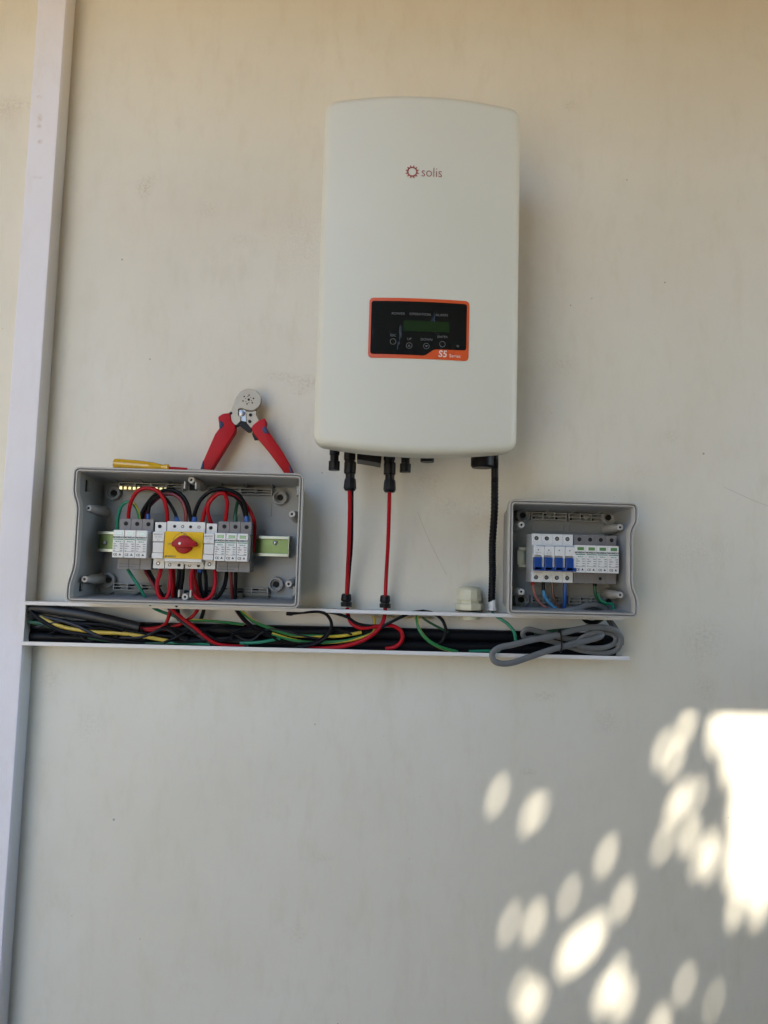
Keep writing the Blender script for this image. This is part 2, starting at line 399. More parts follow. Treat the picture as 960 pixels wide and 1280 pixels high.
def leaves(n_, cen, rad, size):
    p = rng.normal(size=(n_, 3)); p /= np.linalg.norm(p, axis=1)[:, None]; p *= rng.random((n_, 1))**(1/2.6)
    p = p*np.array(rad)+np.array(cen)
    a = rng.normal(size=(n_, 3)); a /= np.linalg.norm(a, axis=1)[:, None]
    b_ = np.cross(a, rng.normal(size=(n_, 3))); b_ /= np.linalg.norm(b_, axis=1)[:, None]
    ln = size*rng.uniform(.7, 1.3, (n_, 1)); wd_ = ln*.5
    nn = np.cross(a, b_)
    c = np.stack([p-a*ln*.5, p+b_*wd_*.5+nn*ln*.06, p+a*ln*.5, p-b_*wd_*.5+nn*ln*.06], 1)
    return c
crown = [leaves(52000, (1.5, -2.15, 4.45), (2.5, 1.3, 1.15), .085)]
t_ = 4.0
core = np.array(P(520, 1090, 0))+S*t_
crown.append(leaves(52000, core+np.array((0, -.05, .05)), (1.35, .42, .62), .075))
slab = leaves(26000, (0, 0, 0), (1, 1, 1), .07); sc_c = slab.mean(1, keepdims=True)
sx = np.array((1.0, 0, 0)); sx = sx-S*(sx@S); sx /= np.linalg.norm(sx); sz = np.cross(S, sx)
slab = slab-sc_c+core+np.array((.12, 0, 0))+(rng.uniform(-1.25, 1.25, (26000, 1, 1))*sx+rng.uniform(-.45, .45, (26000, 1, 1))*sz+rng.normal(0, .05, (26000, 1, 1))*S)
crown.append(slab)
crown.append(leaves(9000, core+np.array((.75, -.0, .25)), (.7, .42, .5), .075))
L = np.concatenate(crown)
uu, ww = np.meshgrid(np.linspace(0, 1, 7), np.linspace(0, 1, 7)); uu = uu.ravel(); ww = ww.ravel()
wt = np.stack([(1-uu)*(1-ww), uu*(1-ww), uu*ww, (1-uu)*ww], 1)
keep = np.ones(len(L), bool)
for px, py, r in [(a, b_, c*.66) for a, b_, c in SPOTS] + [(a, b_, c*.66) for a, b_, c in BIG]:
    q = np.array(P(px, py, 0)); dc = L.mean(1)-q; dc = np.linalg.norm(dc-(dc@S)[:, None]*S, axis=1)
    near = np.where(keep & (dc < r+.08))[0]
    dv = np.einsum('sk,nkc->nsc', wt, L[near])-q; al = dv@S
    dist = (np.linalg.norm(dv-al[..., None]*S, axis=2)-np.abs(al-4.0)*.0050).min(1); keep[near[dist < r]] = False
L = L[keep]
# no leaf closer to the house than the eave line
keep = (L[:, :, 1].max(1) < -.95) & (L[:, :, 2].min(1) > 2.9); L = L[keep]
nL = len(L); me = bpy.data.meshes.new('crown'); vv = L.reshape(-1, 3)
TREE = np.array((2.5, -3.0, 0.0))
me.vertices.add(nL*4); me.vertices.foreach_set('co', (vv-TREE).ravel()); me.loops.add(nL*4); me.loops.foreach_set('vertex_index', np.arange(nL*4, dtype=np.int32))
me.polygons.add(nL); me.polygons.foreach_set('loop_start', np.arange(0, nL*4, 4, dtype=np.int32)); me.update(calc_edges=True)
me.materials.append(MAT['leaf'])
tree = thing('tree', TREE, 'broadleaf tree whose crown dapples the lower right wall', 'tree')
co = bpy.data.objects.new('crown', me); COL.objects.link(co); co.parent = tree; co['kind'] = 'stuff'
tr = MB().tube([(2.5, -3.0, -.1), (2.46, -2.95, 1.2), (2.3, -2.8, 2.6), (2.0, -2.55, 3.7), (1.7, -2.3, 4.6)], .1, 12, rfun=lambda t, L_: .13*(1-t*.75))
obj('trunk', tr, 'bark', tree)
for e in ((.8, -2.3, 4.7), (3.0, -2.4, 4.7), (2.2, -3.2, 4.9), (2.7, -1.8, 4.4)):
    obj('limb', MB().tube([(2.28, -2.8, 2.65), ((2.28+e[0])/2+.05, (-2.8+e[1])/2, 3.8), e], .05, 8, rfun=lambda t, L_: .055*(1-t*.7)), 'bark', tree)
sh = thing('added_shrub', (1.03, -.6, .02), 'unseen dense green shrub at the foot of the yard wall', 'added_shrub')  # added out of view to darken the lower right of the wall
Ls = leaves(9000, (1.03, -.6, .55), (.20, .5, .55), .07); Ls = Ls[(Ls[:, :, 2].min(1) > .03) & (Ls[:, :, 1].max(1) < -.02) & (Ls[:, :, 0].max(1) < 1.25)]
me = bpy.data.meshes.new('foliage'); nL = len(Ls)
me.from_pydata([tuple(v) for v in (Ls.reshape(-1, 3)-np.array((1.03, -.6, .02)))], [], [(4*i, 4*i+1, 4*i+2, 4*i+3) for i in range(nL)]); me.materials.append(MAT['leaf'])
fo = bpy.data.objects.new('foliage', me); COL.objects.link(fo); fo.parent = sh; fo['kind'] = 'stuff'
for e in ((1.0, -.35, .8), (1.08, -.6, .95), (1.0, -.85, .8)): obj('stem', MB().tube([(1.03, -.6, .015), ((1.03+e[0])/2, (-.6+e[1])/2, .4), e], .012, 8), 'bark', sh)
yw = thing('shade_wall', (1.36, -2, 0), 'unseen rendered wall added right of the equipment wall to block light', 'wall')  # added out of view to block light from the right
obj('masonry', MB().box(1.27, 1.45, -3.9, -.02, 0.021, 1.28), 'render_wall', yw)
obj('coping', MB().box(1.24, 1.48, -3.9, -.02, 1.282, 1.32), 'render_wall', yw)

HX0, HX1, HY, HZ = -.75, 5.6, -3.6, 6.0
nb = thing('blocker_house', ((HX0+HX1)/2, HY-.3, 0), 'unseen tall olive house added across the yard to block front light', 'house')  # added unseen house, tall enough to block sky light from the front
obj('front_wall', MB().box(HX0, HX1, HY-.4, HY, 0, HZ), 'render_wall', nb)
obj('plinth', MB().box(HX0-.02, HX1+.02, HY+.002, HY+.04, 0, .35), 'bark', nb)
obj('roof', MB().add([(HX0-.2, HY+.25, HZ+.02), (HX1+.2, HY+.25, HZ+.02), (HX1+.2, HY-3, HZ+1.2), (HX0-.2, HY-3, HZ+1.2), (HX0-.2, HY+.25, HZ+.12), (HX1+.2, HY+.25, HZ+.12), (HX1+.2, HY-3, HZ+1.3), (HX0-.2, HY-3, HZ+1.3)], [(0, 1, 2, 3), (4, 5, 6, 7), (0, 1, 5, 4), (1, 2, 6, 5), (2, 3, 7, 6), (3, 0, 4, 7)]), 'bark', nb)
for wx in (.4, 2.6):
    for wz in (1.0, 3.7):
        wn = obj('window', MB().box(wx, wx+1.1, HY+.002, HY+.015, wz, wz+1.2), 'slot_dark', nb)
        for (a, b_, c, d_) in ((wx-.06, wx, wz-.06, wz+1.26), (wx+1.1, wx+1.16, wz-.06, wz+1.26), (wx+.001, wx+1.099, wz+1.201, wz+1.26), (wx+.001, wx+1.099, wz-.06, wz-.001)):
            obj('frame_bar', MB().box(a, b_, HY+.002, HY+.04, c, d_), 'bark', wn)
wg = thing('bounce_wing', (-2.5, -2.5, 0), 'unseen cream wing added at the far left to bounce warm light', 'house')  # added unseen wing, a warm reflector for light from the left
obj('wing_wall', MB().box(-2.62, -2.42, -5, -.003, .021, 2.55), 'wing_paint', wg)
obj('wing_coping', MB().box(-2.66, -2.38, -5, -.9, 2.552, 2.59), 'soffit_wood', wg)

# ------------------------------------------------------------------ cable trunkings
vt = thing('vertical_trunking', (-.603, 0, 0), 'tall white closed cable trunking running up the left of the wall', 'trunking')
obj('channel', MB().bbox(-.6265, -.5795, -.0395, -.0005, .0, 2.58, .001), 'pvc_white', vt)
obj('lid', MB().bbox(-.6285, -.5775, -.0455, -.0350, .0, 2.579, .0015), 'lid_paint', vt)

TX0, TX1, TZ0, TZ1, TD = -.5772, .4625, 1.2585, 1.3318, .050
ht = thing('open_trunking', ((TX0+TX1)/2, 0, TZ0), 'open white horizontal cable trunking packed with wires below the boxes', 'trunking')
obj('back_panel', MB().box(TX0, TX1-.012, -.0025, -.0004, TZ0+.002, TZ1-.002), 'pvc_white', ht)
obj('top_wall', MB().bbox(TX0, .452, -TD, -.0005, TZ1-.0022, TZ1, .0006).bbox(TX0-.001, .452, -TD-.0006, -TD+.0016, TZ1-.0058, TZ1+.0005, .0006), 'pvc_white', ht)
obj('bottom_wall', MB().bbox(TX0, TX1, -TD, -.0005, TZ0, TZ0+.0022, .0006).bbox(TX0-.001, TX1, -TD-.0006, -TD+.0016, TZ0-.0005, TZ0+.0060, .0006), 'pvc_white', ht)
obj('end_strip', MB().box(TX0-.0004, TX0+.002, -TD+.0018, -.003, TZ0+.0024, TZ1-.0024), 'pvc_white', ht)
obj('inner_rib', MB().box(TX0+.003, TX1-.014, -.010, -.0027, 1.2985, 1.3010), 'pvc_white', ht)

# ------------------------------------------------------------------ inverter
IX0, IX1, IZ0, IZ1 = -.0862, .2338, 1.5945, 2.1575
IXC, IHW = (IX0+IX1)/2, (IX1-IX0)/2
def inv_surf(x): return .190 + .017*max(0.0, 1-((x-IXC)/IHW)**2)
def inv_outline():
    pts = []
    rc = .020
    def topz(x): return IZ1 + .0065*(1-((x-IXC)/IHW)**2)
    def botz(x): return IZ0 - .0125*(1-((x-IXC)/IHW)**2)
    N = 26
    xs = [IX0+rc+(IX1-IX0-2*rc)*i/N for i in range(N+1)]
    pts += [(x, botz(x)) for x in xs]
    zb, zt = botz(xs[-1]), topz(xs[-1])
    pts += arc_pts(IX1-rc, zb+rc, rc, -84, -6, 6)
    pts += [(IX1, zb+rc+(zt-zb-2*rc)*i/16) for i in range(17)]
    pts += arc_pts(IX1-rc, zt-rc, rc, 6, 84, 6)
    pts += [(x, topz(x)) for x in reversed(xs)]
    pts += arc_pts(IX0+rc, zt-rc, rc, 96, 174, 6)
    pts += [(IX0, zt-rc-(zt-zb-2*rc)*i/16) for i in range(17)]
    pts += arc_pts(IX0+rc, zb+rc, rc, 186, 264, 6)
    return pts
inv = thing('inverter', (IXC, 0, IZ0), 'large white solar inverter with rounded cover hung on the wall', 'inverter')
ol = inv_outline(); m_ = MB(); k = len(ol)
rings = []
R1 = .013
rings.append((offset_poly(ol, .006), .150)); rings.append((offset_poly(ol, .0015), .153)); rings.append((ol, .158)); rings.append((ol, .170))
for i in range(0, 8):
    a = math.pi/2*i/7
    rings.append((offset_poly(ol, R1*(1-math.cos(a))), ('s', -(R1*.85)*(1-math.sin(a)))))
last = offset_poly(ol, R1)
for sc in (.93, .8, .62, .42, .2):
    rings.append(([(IXC+(x-IXC)*sc, (IZ0+IZ1)/2+(z-(IZ0+IZ1)/2)*sc) for x, z in last], ('s', 0)))
for pts, y in rings:
    for x, z in pts: m_.v.append((x, -(inv_surf(x)+y[1]) if isinstance(y, tuple) else -y, z))
for r in range(len(rings)-1):
    for i in range(k):
        j = (i+1) % k; m_.f.append((r*k+i, r*k+j, (r+1)*k+j, (r+1)*k+i))
b0 = (len(rings)-1)*k; m_.v.append((IXC, -inv_surf(IXC), (IZ0+IZ1)/2)); cen = len(m_.v)-1
for i in range(k): m_.f.append((b0+i, b0+(i+1) % k, cen))
m_.f.append(tuple(range(k))[::-1])
obj('front_cover', m_, 'inverter_white', inv, True, 50)
hs = MB().bbox(IX0+.014, IX1-.014, -.149, -.026, 1.628, 2.12, .004)
heat = obj('rear_housing', hs, 'aluminium', inv)
for i in range(22):
    x = IX0+.024+i*.0133; obj('cooling_fin', MB().box(x, x+.004, -.0255, -.010, 1.66, 2.10), 'aluminium', heat)
obj('wall_bracket', MB().box(IX0+.06, IX1-.06, -.0098, -.0005, 1.95, 2.06), 'aluminium', inv)

# display sticker laid on the curved cover
def on_cover(mb, poly, off, nx=14):
    """polygon outline (x,z) resting on the cover: sliced into columns"""
    bm = bmesh.new(); f = bm.faces.new([bm.verts.new((x, 0, z)) for x, z in poly])
    xs = [p_[0] for p_ in poly]
    for i in range(1, nx):
        x = min(xs)+(max(xs)-min(xs))*i/nx
        bmesh.ops.bisect_plane(bm, geom=list(bm.verts)+list(bm.edges)+list(bm.faces), plane_co=(x, 0, 0), plane_no=(1, 0, 0))
    for v in bm.verts: v.co.y = -(inv_surf(v.co.x)+off)
    return mb.bm(bm)
c0, c1 = P(462, 371.5, .2035), P(585.5, 449.5, .2035)
DX0, DX1, DZ0, DZ1 = c0.x, c1.x, P(520, 448.5, .207).z, P(520, 373.2, .207).z
disp = obj('display_panel', on_cover(MB(), round_poly([(DX0, DZ0), (DX1, DZ0), (DX1, DZ1), (DX0, DZ1)], .007), .0008), 'orange', inv)
dw, dh = DX1-DX0, DZ1-DZ0
def D(u, v): return (DX0+dw*u, DZ1-dh*v)
obj('black_face', on_cover(MB(), round_poly([D(.022, .935), D(.56, .945), D(.655, .835), D(.975, .825), D(.975, .055), D(.022, .055)], [.004, .003, .004, .004, .004, .004]), .0013), 'panel_black', disp, True)
obj('screen', on_cover(MB(), [D(.345, .55), D(.80, .55), D(.80, .375), D(.345, .375)], .0017), 'lcd', disp)
m_ = MB()
for s_, u in (('POWER', .29), ('OPERATION', .505), ('ALARM', .72)):
    x, z = D(u, .285); text_mb(m_, s_, .0057, x, z, .0018, 'CENTER', surf=inv_surf, xs=1.05); obj('indicator_lettering', m_, 'panel_print', disp); m_ = MB()
for s_, u, v, zz in (('ESC', .245, .645, .7), ('UP', .405, .70, .755), ('DOWN', .575, .70, .755), ('ENTER', .735, .645, .7)):
    x, z = D(u, v); text_mb(m_, s_, .0055, x, z, .0018, 'CENTER', surf=inv_surf); obj('key_lettering', m_, 'panel_print', disp); m_ = MB()
for u, v in ((.245, .73), (.405, .79), (.575, .79), (.735, .745)):
    cx, cz = D(u, v); k0 = len(m_.v); N = 20
    for rr in (.0048, .0041):
        for i in range(N):
            a = 2*math.pi*i/N; x = cx+rr*math.cos(a); m_.v.append((x, -(inv_surf(x)+.0018), cz+rr*math.sin(a)))
    m_.f += [(k0+i, k0+(i+1) % N, k0+N+(i+1) % N, k0+N+i) for i in range(N)]
for u, v, s_ in ((.405, .79, 1), (.575, .79, -1)):
    cx, cz = D(u, v); k0 = len(m_.v)
    for a, c in ((-.0022, -.0012), (.0022, -.0012), (0, .0018)):
        m_.v.append((cx+a, -(inv_surf(cx)+.0018), cz+c*s_))
    m_.f.append((k0, k0+1, k0+2))
cx, cz = D(.89, .76); text_mb(m_, '*', .011, cx, cz-.006, .0018, 'CENTER', surf=inv_surf)
obj('button_print', m_, 'panel_print', disp)
m_ = MB(); x, z = D(.695, .955); text_mb(m_, 'S5', .0145, x, z, .0014, bold=.02, surf=inv_surf, xs=1.0, shear=.1)
x, z = D(.805, .955); text_mb(m_, 'Series', .0075, x, z, .0014, surf=inv_surf)
obj('series_lettering', m_, 'logo_soft', disp)
# logo
m_ = MB(); lc = P(515.3, 215, .2065); N = 36
k0 = len(m_.v)
for rr in (.0081, .0062):
    for i in range(N):
        a = 2*math.pi*i/N; x = lc.x+rr*math.cos(a); m_.v.append((x, -(inv_surf(x)+.0005), lc.z+rr*math.sin(a)))
m_.f += [(k0+i, k0+(i+1) % N, k0+N+(i+1) % N, k0+N+i) for i in range(N)]
for i in range(12):
    a = 2*math.pi*(i+.5)/12; k0 = len(m_.v)
    for rr, da in ((.0084, -.17), (.0084, .17), (.0116, 0.05), ):
        x = lc.x+rr*math.cos(a+da); m_.v.append((x, -(inv_surf(x)+.0005), lc.z+rr*math.sin(a+da)))
    m_.f.append((k0, k0+1, k0+2))
tp = P(526, 220.8, .2065); text_mb(m_, 'solis', .0228, tp.x, tp.z, .0005, surf=inv_surf, xs=.86, bold=-.012)
obj('logo', m_, 'logo_red', inv)

# sockets under the inverter, with their plugs
def lathe_at(px, py0, py1, d, prof, name, material, parent, seg=18):
    """turned piece whose axis is vertical, from image row py0 down to py1; prof = (fraction down, radius)"""
    a = P(px, py0, d); b_ = P(px, py1, d); h = a.z-b_.z
    return obj(name, MB().lathe([(r, -f*h) for f, r in prof], (a.x, a.y, a.z), (0, 0, 1), seg), material, parent, True, 24)
SKT = [(0, .0098), (.30, .0098), (.32, .0085), (.55, .0085), (.57, .0072), (.72, .0072), (.74, .0094), (1, .0094)]
lathe_at(419, 545, 588, .10, SKT, 'plug_socket', 'connector_black', inv)
lathe_at(507.5, 550, 590.5, .10, SKT, 'plug_socket', 'connector_black', inv)
for px in (438, 487.5):
    lathe_at(px, 545, 585, .10, [(0, .0098), (.75, .0098), (.77, .0085), (1, .0085)], 'plug_socket', 'connector_black', inv)
a, b_ = P(447, 555, .085), P(478, 580, .085)
obj('switch_shroud', MB().prism([(a.x, b_.z+.003), (a.x+.030, b_.z-.001), (b_.x-.003, b_.z-.003), (b_.x, a.z), (a.x, a.z)], -.110, -.060, .002), 'connector_black', inv)
lathe_at(534.5, 552, 577.5, .10, [(0, .0075), (.5, .0075), (.52, .0115), (1, .0115)], 'port_cap', 'connector_black', inv)
lathe_at(553, 556, 571.5, .10, [(0, .011), (1, .011)], 'port_cap', 'connector_black', inv)
lathe_at(603.5, 550, 585, .10, [(0, .021), (.55, .021), (.57, .0195), (.93, .0195), (1, .017)], 'grid_socket', 'connector_black', inv, 26)

# ------------------------------------------------------------------ cables: one builder
def cable(name, pts, r, material, label, cat='cable', group=None, seg=10, flat=None, up=None, ends=None, rfun=None, sub=7, parent=None):
    w3 = [P(*p_) if len(p_) == 3 else P(p_[0], p_[1], p_[2]) for p_ in pts]
    mb = MB().tube(w3, r, seg, sub, flat, up, rfun)
    o = obj(name, mb, material, parent)
    if parent is None: tag(o, label, cat, group)
    for (which, mt, ln) in (ends or []):
        a, b_ = (w3[0], w3[1]) if which == 0 else (w3[-1], w3[-2])
        d_ = (b_-a).normalized()
        obj('ferrule', MB().lathe([(r*1.0, 0), (r*1.35, .0006), (r*1.35, ln*.8), (r*1.05, ln)], a, d_, 12), mt, o, True)
    return o

# mated plugs with red leads down to the trunking
def pv_plug(px, py0, py1, label):
    t = thing('cable_plug', P(px, py1, .10), label, 'connector', 'plugs under the inverter')
    lathe_at(px, py0, py0+(py1-py0)*.42, .10, [(0, .0090), (.1, .0102), (.9, .0102), (1, .0092)], 'plug_body', 'connector_black', t)
    lathe_at(px, py0+(py1-py0)*.42, py0+(py1-py0)*.58, .10, [(0, .0078), (1, .0078)], 'plug_neck', 'connector_black', t)
    lathe_at(px, py0+(py1-py0)*.58, py1, .10, [(0, .0088), (.2, .0098), (.8, .0105), (1, .0082)], 'plug_nut', 'connector_black', t, 8)
    for s_ in (-1, 1):
        a = P(px, py0+2, .10); obj('latch', MB().bbox(a.x+s_*.0085-.0012, a.x+s_*.0085+.0012, a.y-.003, a.y+.003, a.z-.016, a.z, .0006), 'connector_black', t)
pv_plug(437.8, 577, 613.5, 'black plug on the left red lead under the inverter')
pv_plug(487.3, 578, 615.5, 'black plug on the right red lead under the inverter')
cable('solar_lead', [(437, 612, .10), (437, 640, .085), (436, 680, .06), (434.5, 715, .042), (433, 746, .032)], .0034, 'wire_red', 'left red lead hanging from inverter plug to trunking')
cable('solar_lead', [(486.8, 614, .10), (486.3, 640, .085), (485, 680, .06), (483, 715, .042), (481.5, 748, .032)], .0034, 'wire_red', 'right red lead hanging from inverter plug to trunking')
cable('black_lead', [(440, 600, .088), (440, 640, .070), (439.5, 680, .045), (437, 712, .034), (434.5, 744, .027)], .0028, 'wire_black', 'black lead just behind the left red lead')
def gland(name, px, py0, py1, d, prof, material, label, seg=8, extra=None):
    t = thing(name, P(px, py1, d), label, 'cable gland')
    lathe_at(px, py0, py0+(py1-py0)*.58, d, prof[0], 'gland_cap', material, t, seg)
    lathe_at(px, py0+(py1-py0)*.58, py1-1, d, prof[1], 'gland_body', material, t, 8)
    lathe_at(px, py1-1, py1, d, prof[2], 'gland_washer', 'connector_black', t, 20)
    if extra: lathe_at(px, *extra, 'lock_nut', material, t, 20)
    return t
GP = ([(0, .0062), (.12, .0088), (.8, .0096), (1, .0086)], [(0, .0074), (.2, .0074), (.22, .0097), (1, .0097)], [(0, .0098), (1, .0098)])
gland('cable_gland', 433, 742, 758.2, .028, GP, 'connector_black', 'small black gland where the left red lead enters', 10)
gland('cable_gland', 481.5, 744, 759.6, .028, GP, 'connector_black', 'small black gland where the right red lead enters', 10)
big = ([(0, .012), (.06, .0185), (.22, .0218), (.9, .0226), (1, .0215)], [(0, .0205), (.28, .0205), (.30, .0248), (.9, .0248), (1, .0240)], [(0, .0245), (1, .0245)])
gland('cable_gland', 586.5, 733, 763.5, .027, big, 'gland_ivory', 'big empty ivory gland standing on the trunking', 12, (764.5, 774, .027, [(0, .0190), (.5, .0190), (.55, .0180), (1, .0180)]))
gland('cable_gland', 615.3, 749.5, 764.2, .027, ([(0, .0056), (.15, .0070), (1, .0074)], [(0, .0066), (.25, .0066), (.27, .0080), (1, .0080)], [(0, .0078), (1, .0078)]), 'gland_white', 'small pale gland at the foot of the black corrugated hose', 10)
cable('corrugated_hose', [(618.5, 568, .10), (618.5, 600, .092), (618, 640, .075), (615.5, 680, .052), (615.5, 715, .036), (614.5, 752, .027)], .0066, 'connector_black',
      'black corrugated hose from inverter down to trunking', 'hose', seg=14, sub=26, rfun=lambda t, L_: .0062+.0005*math.sin(L_*2*math.pi/.0034))

# ------------------------------------------------------------------ enclosures
def enclosure(name, label, x0, x1, z0, z1, D_, waist_side, posts, bosses, frames, embossed, gx):
    """grey box without its cover; waist_side -1 left, +1 right: that side is drawn in between two notches"""
    t = thing(name, ((x0+x1)/2, 0, z0), label, 'junction box', 'grey open boxes on the trunking')
    H = z1-z0; wst = .011
    if waist_side < 0:
        raw = [(x0, z0), (x1, z0), (x1, z1), (x0, z1), (x0, z1-H*.20), (x0+wst*.72, z1-H*.29), (x0+wst*.72, z0+H*.26), (x0, z0+H*.14)]
        rad = [.012, .012, .012, .012, .02, .02, .02, .02]
    else:
        raw = [(x0, z0), (x1, z0), (x1, z0+H*.16), (x1-wst*.8, z0+H*.27), (x1-wst*.8, z1-H*.25), (x1, z1-H*.17), (x1, z1), (x0, z1)]
        rad = [.010, .012, .02, .02, .02, .02, .012, .012]
    ol_ = round_poly(raw, rad, 6)
    of = lambda d: offset_poly(ol_, d)
    xc_, zc_, w_, h_ = (x0+x1)/2, (z0+z1)/2, x1-x0, z1-z0
    sc_ = lambda d: [(xc_+(x-xc_)*(1-2*d/w_), zc_+(z-zc_)*(1-2*d/h_)) for x, z in ol_]
    m_ = MB()
    loft(m_, [(sc_(.0105), -.0006), (sc_(.0055), -D_*.55), (sc_(.0025), -D_+.016), (of(0.0003), -D_+.014)], False)
    loft(m_, [(of(.0080), -D_+.012), (sc_(.0125), -.012), (sc_(.0150), -.0088)], False)
    shell = obj('shell', m_, 'box_grey', t, True, 28)
    m_ = MB()
    loft(m_, [(of(0), -D_+.014), (of(0), -D_+.001), (of(.001), -D_), (of(.0024), -D_), (of(.0028), -D_+.0035),
              (of(.0046), -D_+.0035), (of(.0049), -D_+.0006), (of(.0054), -D_), (of(.0066), -D_), (of(.0072), -D_+.001), (of(.0080), -D_+.012)], False)
    obj('rim', m_, 'box_rim', t, True, 28)
    bp_ = MB(); bx0, bx1 = x0+(.021 if waist_side < 0 else .0125), x1-(.0125 if waist_side < 0 else .021)
    bp_.prism(sc_(.0140), -.0085, -.0010); obj('back_plate', bp_, 'box_grey', t)
    g = MB(); a, b_ = of(.0029), of(.0045); ring_strip(g, a, b_, -D_+.0030); obj('gasket', g, 'spd_base', shell)
    for px, py, pd in posts:
        q = P(px, py, pd); pt = obj('screw_post', MB().lathe([(.0100, .0086), (.0084, pd*.55), (.0066, pd*.72), (.0056, pd-.010), (.0056, pd-.0012), (.0050, pd), (.0022, pd), (.0020, pd-.012)], (q.x, 0, q.z), (0, -1, 0), 18), 'box_rim', t, True, 40)
        obj('screw_hole', MB().lathe([(.0021, pd-.003), (.0021, pd-.0022)], (q.x, 0, q.z), (0, -1, 0), 12), 'slot_dark', pt)
    for px, py in bosses:
        q = P(px, py, .016); bo = obj('mounting_boss', MB().lathe([(.0135, .0086), (.0128, .0200), (.0120, .0206), (.0100, .0206), (.0094, .0150), (.0062, .0140), (.0056, .0100)], (q.x, 0, q.z), (0, -1, 0), 24), 'box_grey', t, True, 40)
        obj('fixing_hole', MB().lathe([(.0050, .0125), (.0050, .0147)], (q.x, 0, q.z), (0, -1, 0), 14), 'slot_dark', bo)
    for (pa, pb, bars, hole) in frames:
        a, b_ = P(*pa, .014), P(*pb, .014); fm = MB(); X0, X1, Z0, Z1 = a.x, b_.x, b_.z, a.z
        for i in range(3):
            z = Z0+(Z1-Z0)*i/2; fm.box(X0, X1, -.0225, -.0086, z-.0008, z+.0008)
        for i in range(bars+1):
            x = X0+(X1-X0)*i/bars; fm.box(x-.0010, x+.0010, -.0227, -.0086, Z0-.0010, Z1+.0010)
        fr = obj('terminal_rack', fm, 'box_grey', t)
        for i in range(bars):
            x = X0+(X1-X0)*i/bars; ww_ = (X1-X0)/bars
            for zz in (0, 1):
                zA = Z0+(Z1-Z0)*(zz*.5)+.0010; zB = Z0+(Z1-Z0)*(zz*.5+.5)-.0010
                if (i+zz) % 2 == 0: obj('rack_shade', MB().box(x+.0012, x+ww_*.36, -.0120, -.0087, zA, zB), 'slot_dark', fr)  # near-black block stands for the shade inside the rack recess
                obj('rack_step', MB().box(x+ww_*.40, x+ww_-.0012, -.0150, -.0087, zA, zA+(zB-zA)*.45), 'box_grey', fr)
        xm = (X0+X1)/2; obj('rack_eyelet', MB().lathe([(.0034, .0158), (.0034, .0238), (.0014, .0238), (.0013, .0150)], (xm, 0, (Z0+Z1)/2), (0, -1, 0), 12), 'box_grey', fr, True)
    for (pa, pb) in embossed:
        a, b_ = P(*pa, .010), P(*pb, .010); e = MB()
        oo = round_poly([(a.x, b_.z), (b_.x, b_.z), (b_.x, a.z), (a.x, a.z)], .004); ii = offset_poly(oo, .0009)
        loft(e, [(oo, -.0082), (oo, -.0102), (ii, -.0102), (ii, -.0082)], False); obj('embossed_frame', e, 'box_grey', t)
    # gusset ribs along the top and bottom inside faces
    for x in gx:
        T = .0012
        for (za, s_) in ((z1-.0080, -1), (z0+.0080, 1)):
            p0, p1, p2 = (-.0090, za), (-D_*.66, za), (-.0090, za+s_*.0085)
            g = MB().add([(x-T, y, z) for y, z in (p0, p1, p2)]+[(x+T, y, z) for y, z in (p0, p1, p2)], [(0, 1, 2), (5, 4, 3), (0, 3, 4, 1), (1, 4, 5, 2), (2, 5, 3, 0)])
            obj('gusset_rib', g, 'box_grey', t)
    return t, ol_
LB = (-.4845, -.1055, 1.3345, 1.5580)
lpost = [(110.5, 635, .088), (105.5, 724, .088), (239, 600, .092), (231, 746, .092), (365, 642.5, .088), (360.7, 730, .088)]
lboss = [(141.7, 616), (135, 725), (350, 622), (345, 730.5)]
lfr = [((151, 604), (229, 613), 4, 1), ((262, 610), (340, 619), 4, 1), ((144, 729), (212, 738.5), 4, 1), ((256, 733.5), (335, 742.5), 4, 1)]
lemb = [((152, 620), (232, 643)), ((258, 626), (339, 646))]
lt, lol = enclosure('junction_box', 'wide grey open box with yellow isolator inside and pliers on top', *LB, .11, -1, lpost, lboss, lfr, lemb, [-.442+.0455*i for i in range(8)])
# clips in the corners of the wide box
def clip(parent, x, z, w, h, y, face):
    m_ = MB()
    if face == 'side': m_.box(x-.0015, x+.0015, y-.010, y+.010, z-h/2, z+h/2).box(x-.0015, x+.006, y-.010, y-.0085, z-h/2, z-h/2+.0016)
    else: m_.box(x-w/2, x+w/2, y-.002, y+.001, z-h/2, z+h/2)
    return obj('corner_clip', m_, 'box_grey', parent)
for z in (1.530, 1.362):
    a = clip(lt, LB[0]+.0105, z, 0, .016, -.060, 'side'); 
    obj('clip_slot', MB().box(LB[0]+.0092, LB[0]+.0100, -.078, -.072, z-.010, z+.010), 'slot_dark', a)
    a = clip(lt, LB[1]-.0105, z, 0, .016, -.085, 'side')
for px, py in ((238.5, 607), (231.5, 742)):   # bracket round the two centre posts
    q = P(px, py, .088); s_ = 1 if py < 700 else -1
    m_ = MB().box(q.x-.0105, q.x-.0085, -.093, -.070, q.z-.006, q.z+.006).box(q.x+.0085, q.x+.0105, -.093, -.070, q.z-.006, q.z+.006)
    bk = obj('post_bracket', m_, 'box_rim', lt)
    obj('bracket_gap', MB().box(q.x-.0070, q.x+.0070, -.068, -.066, q.z-.006, q.z+.005), 'slot_dark', bk)
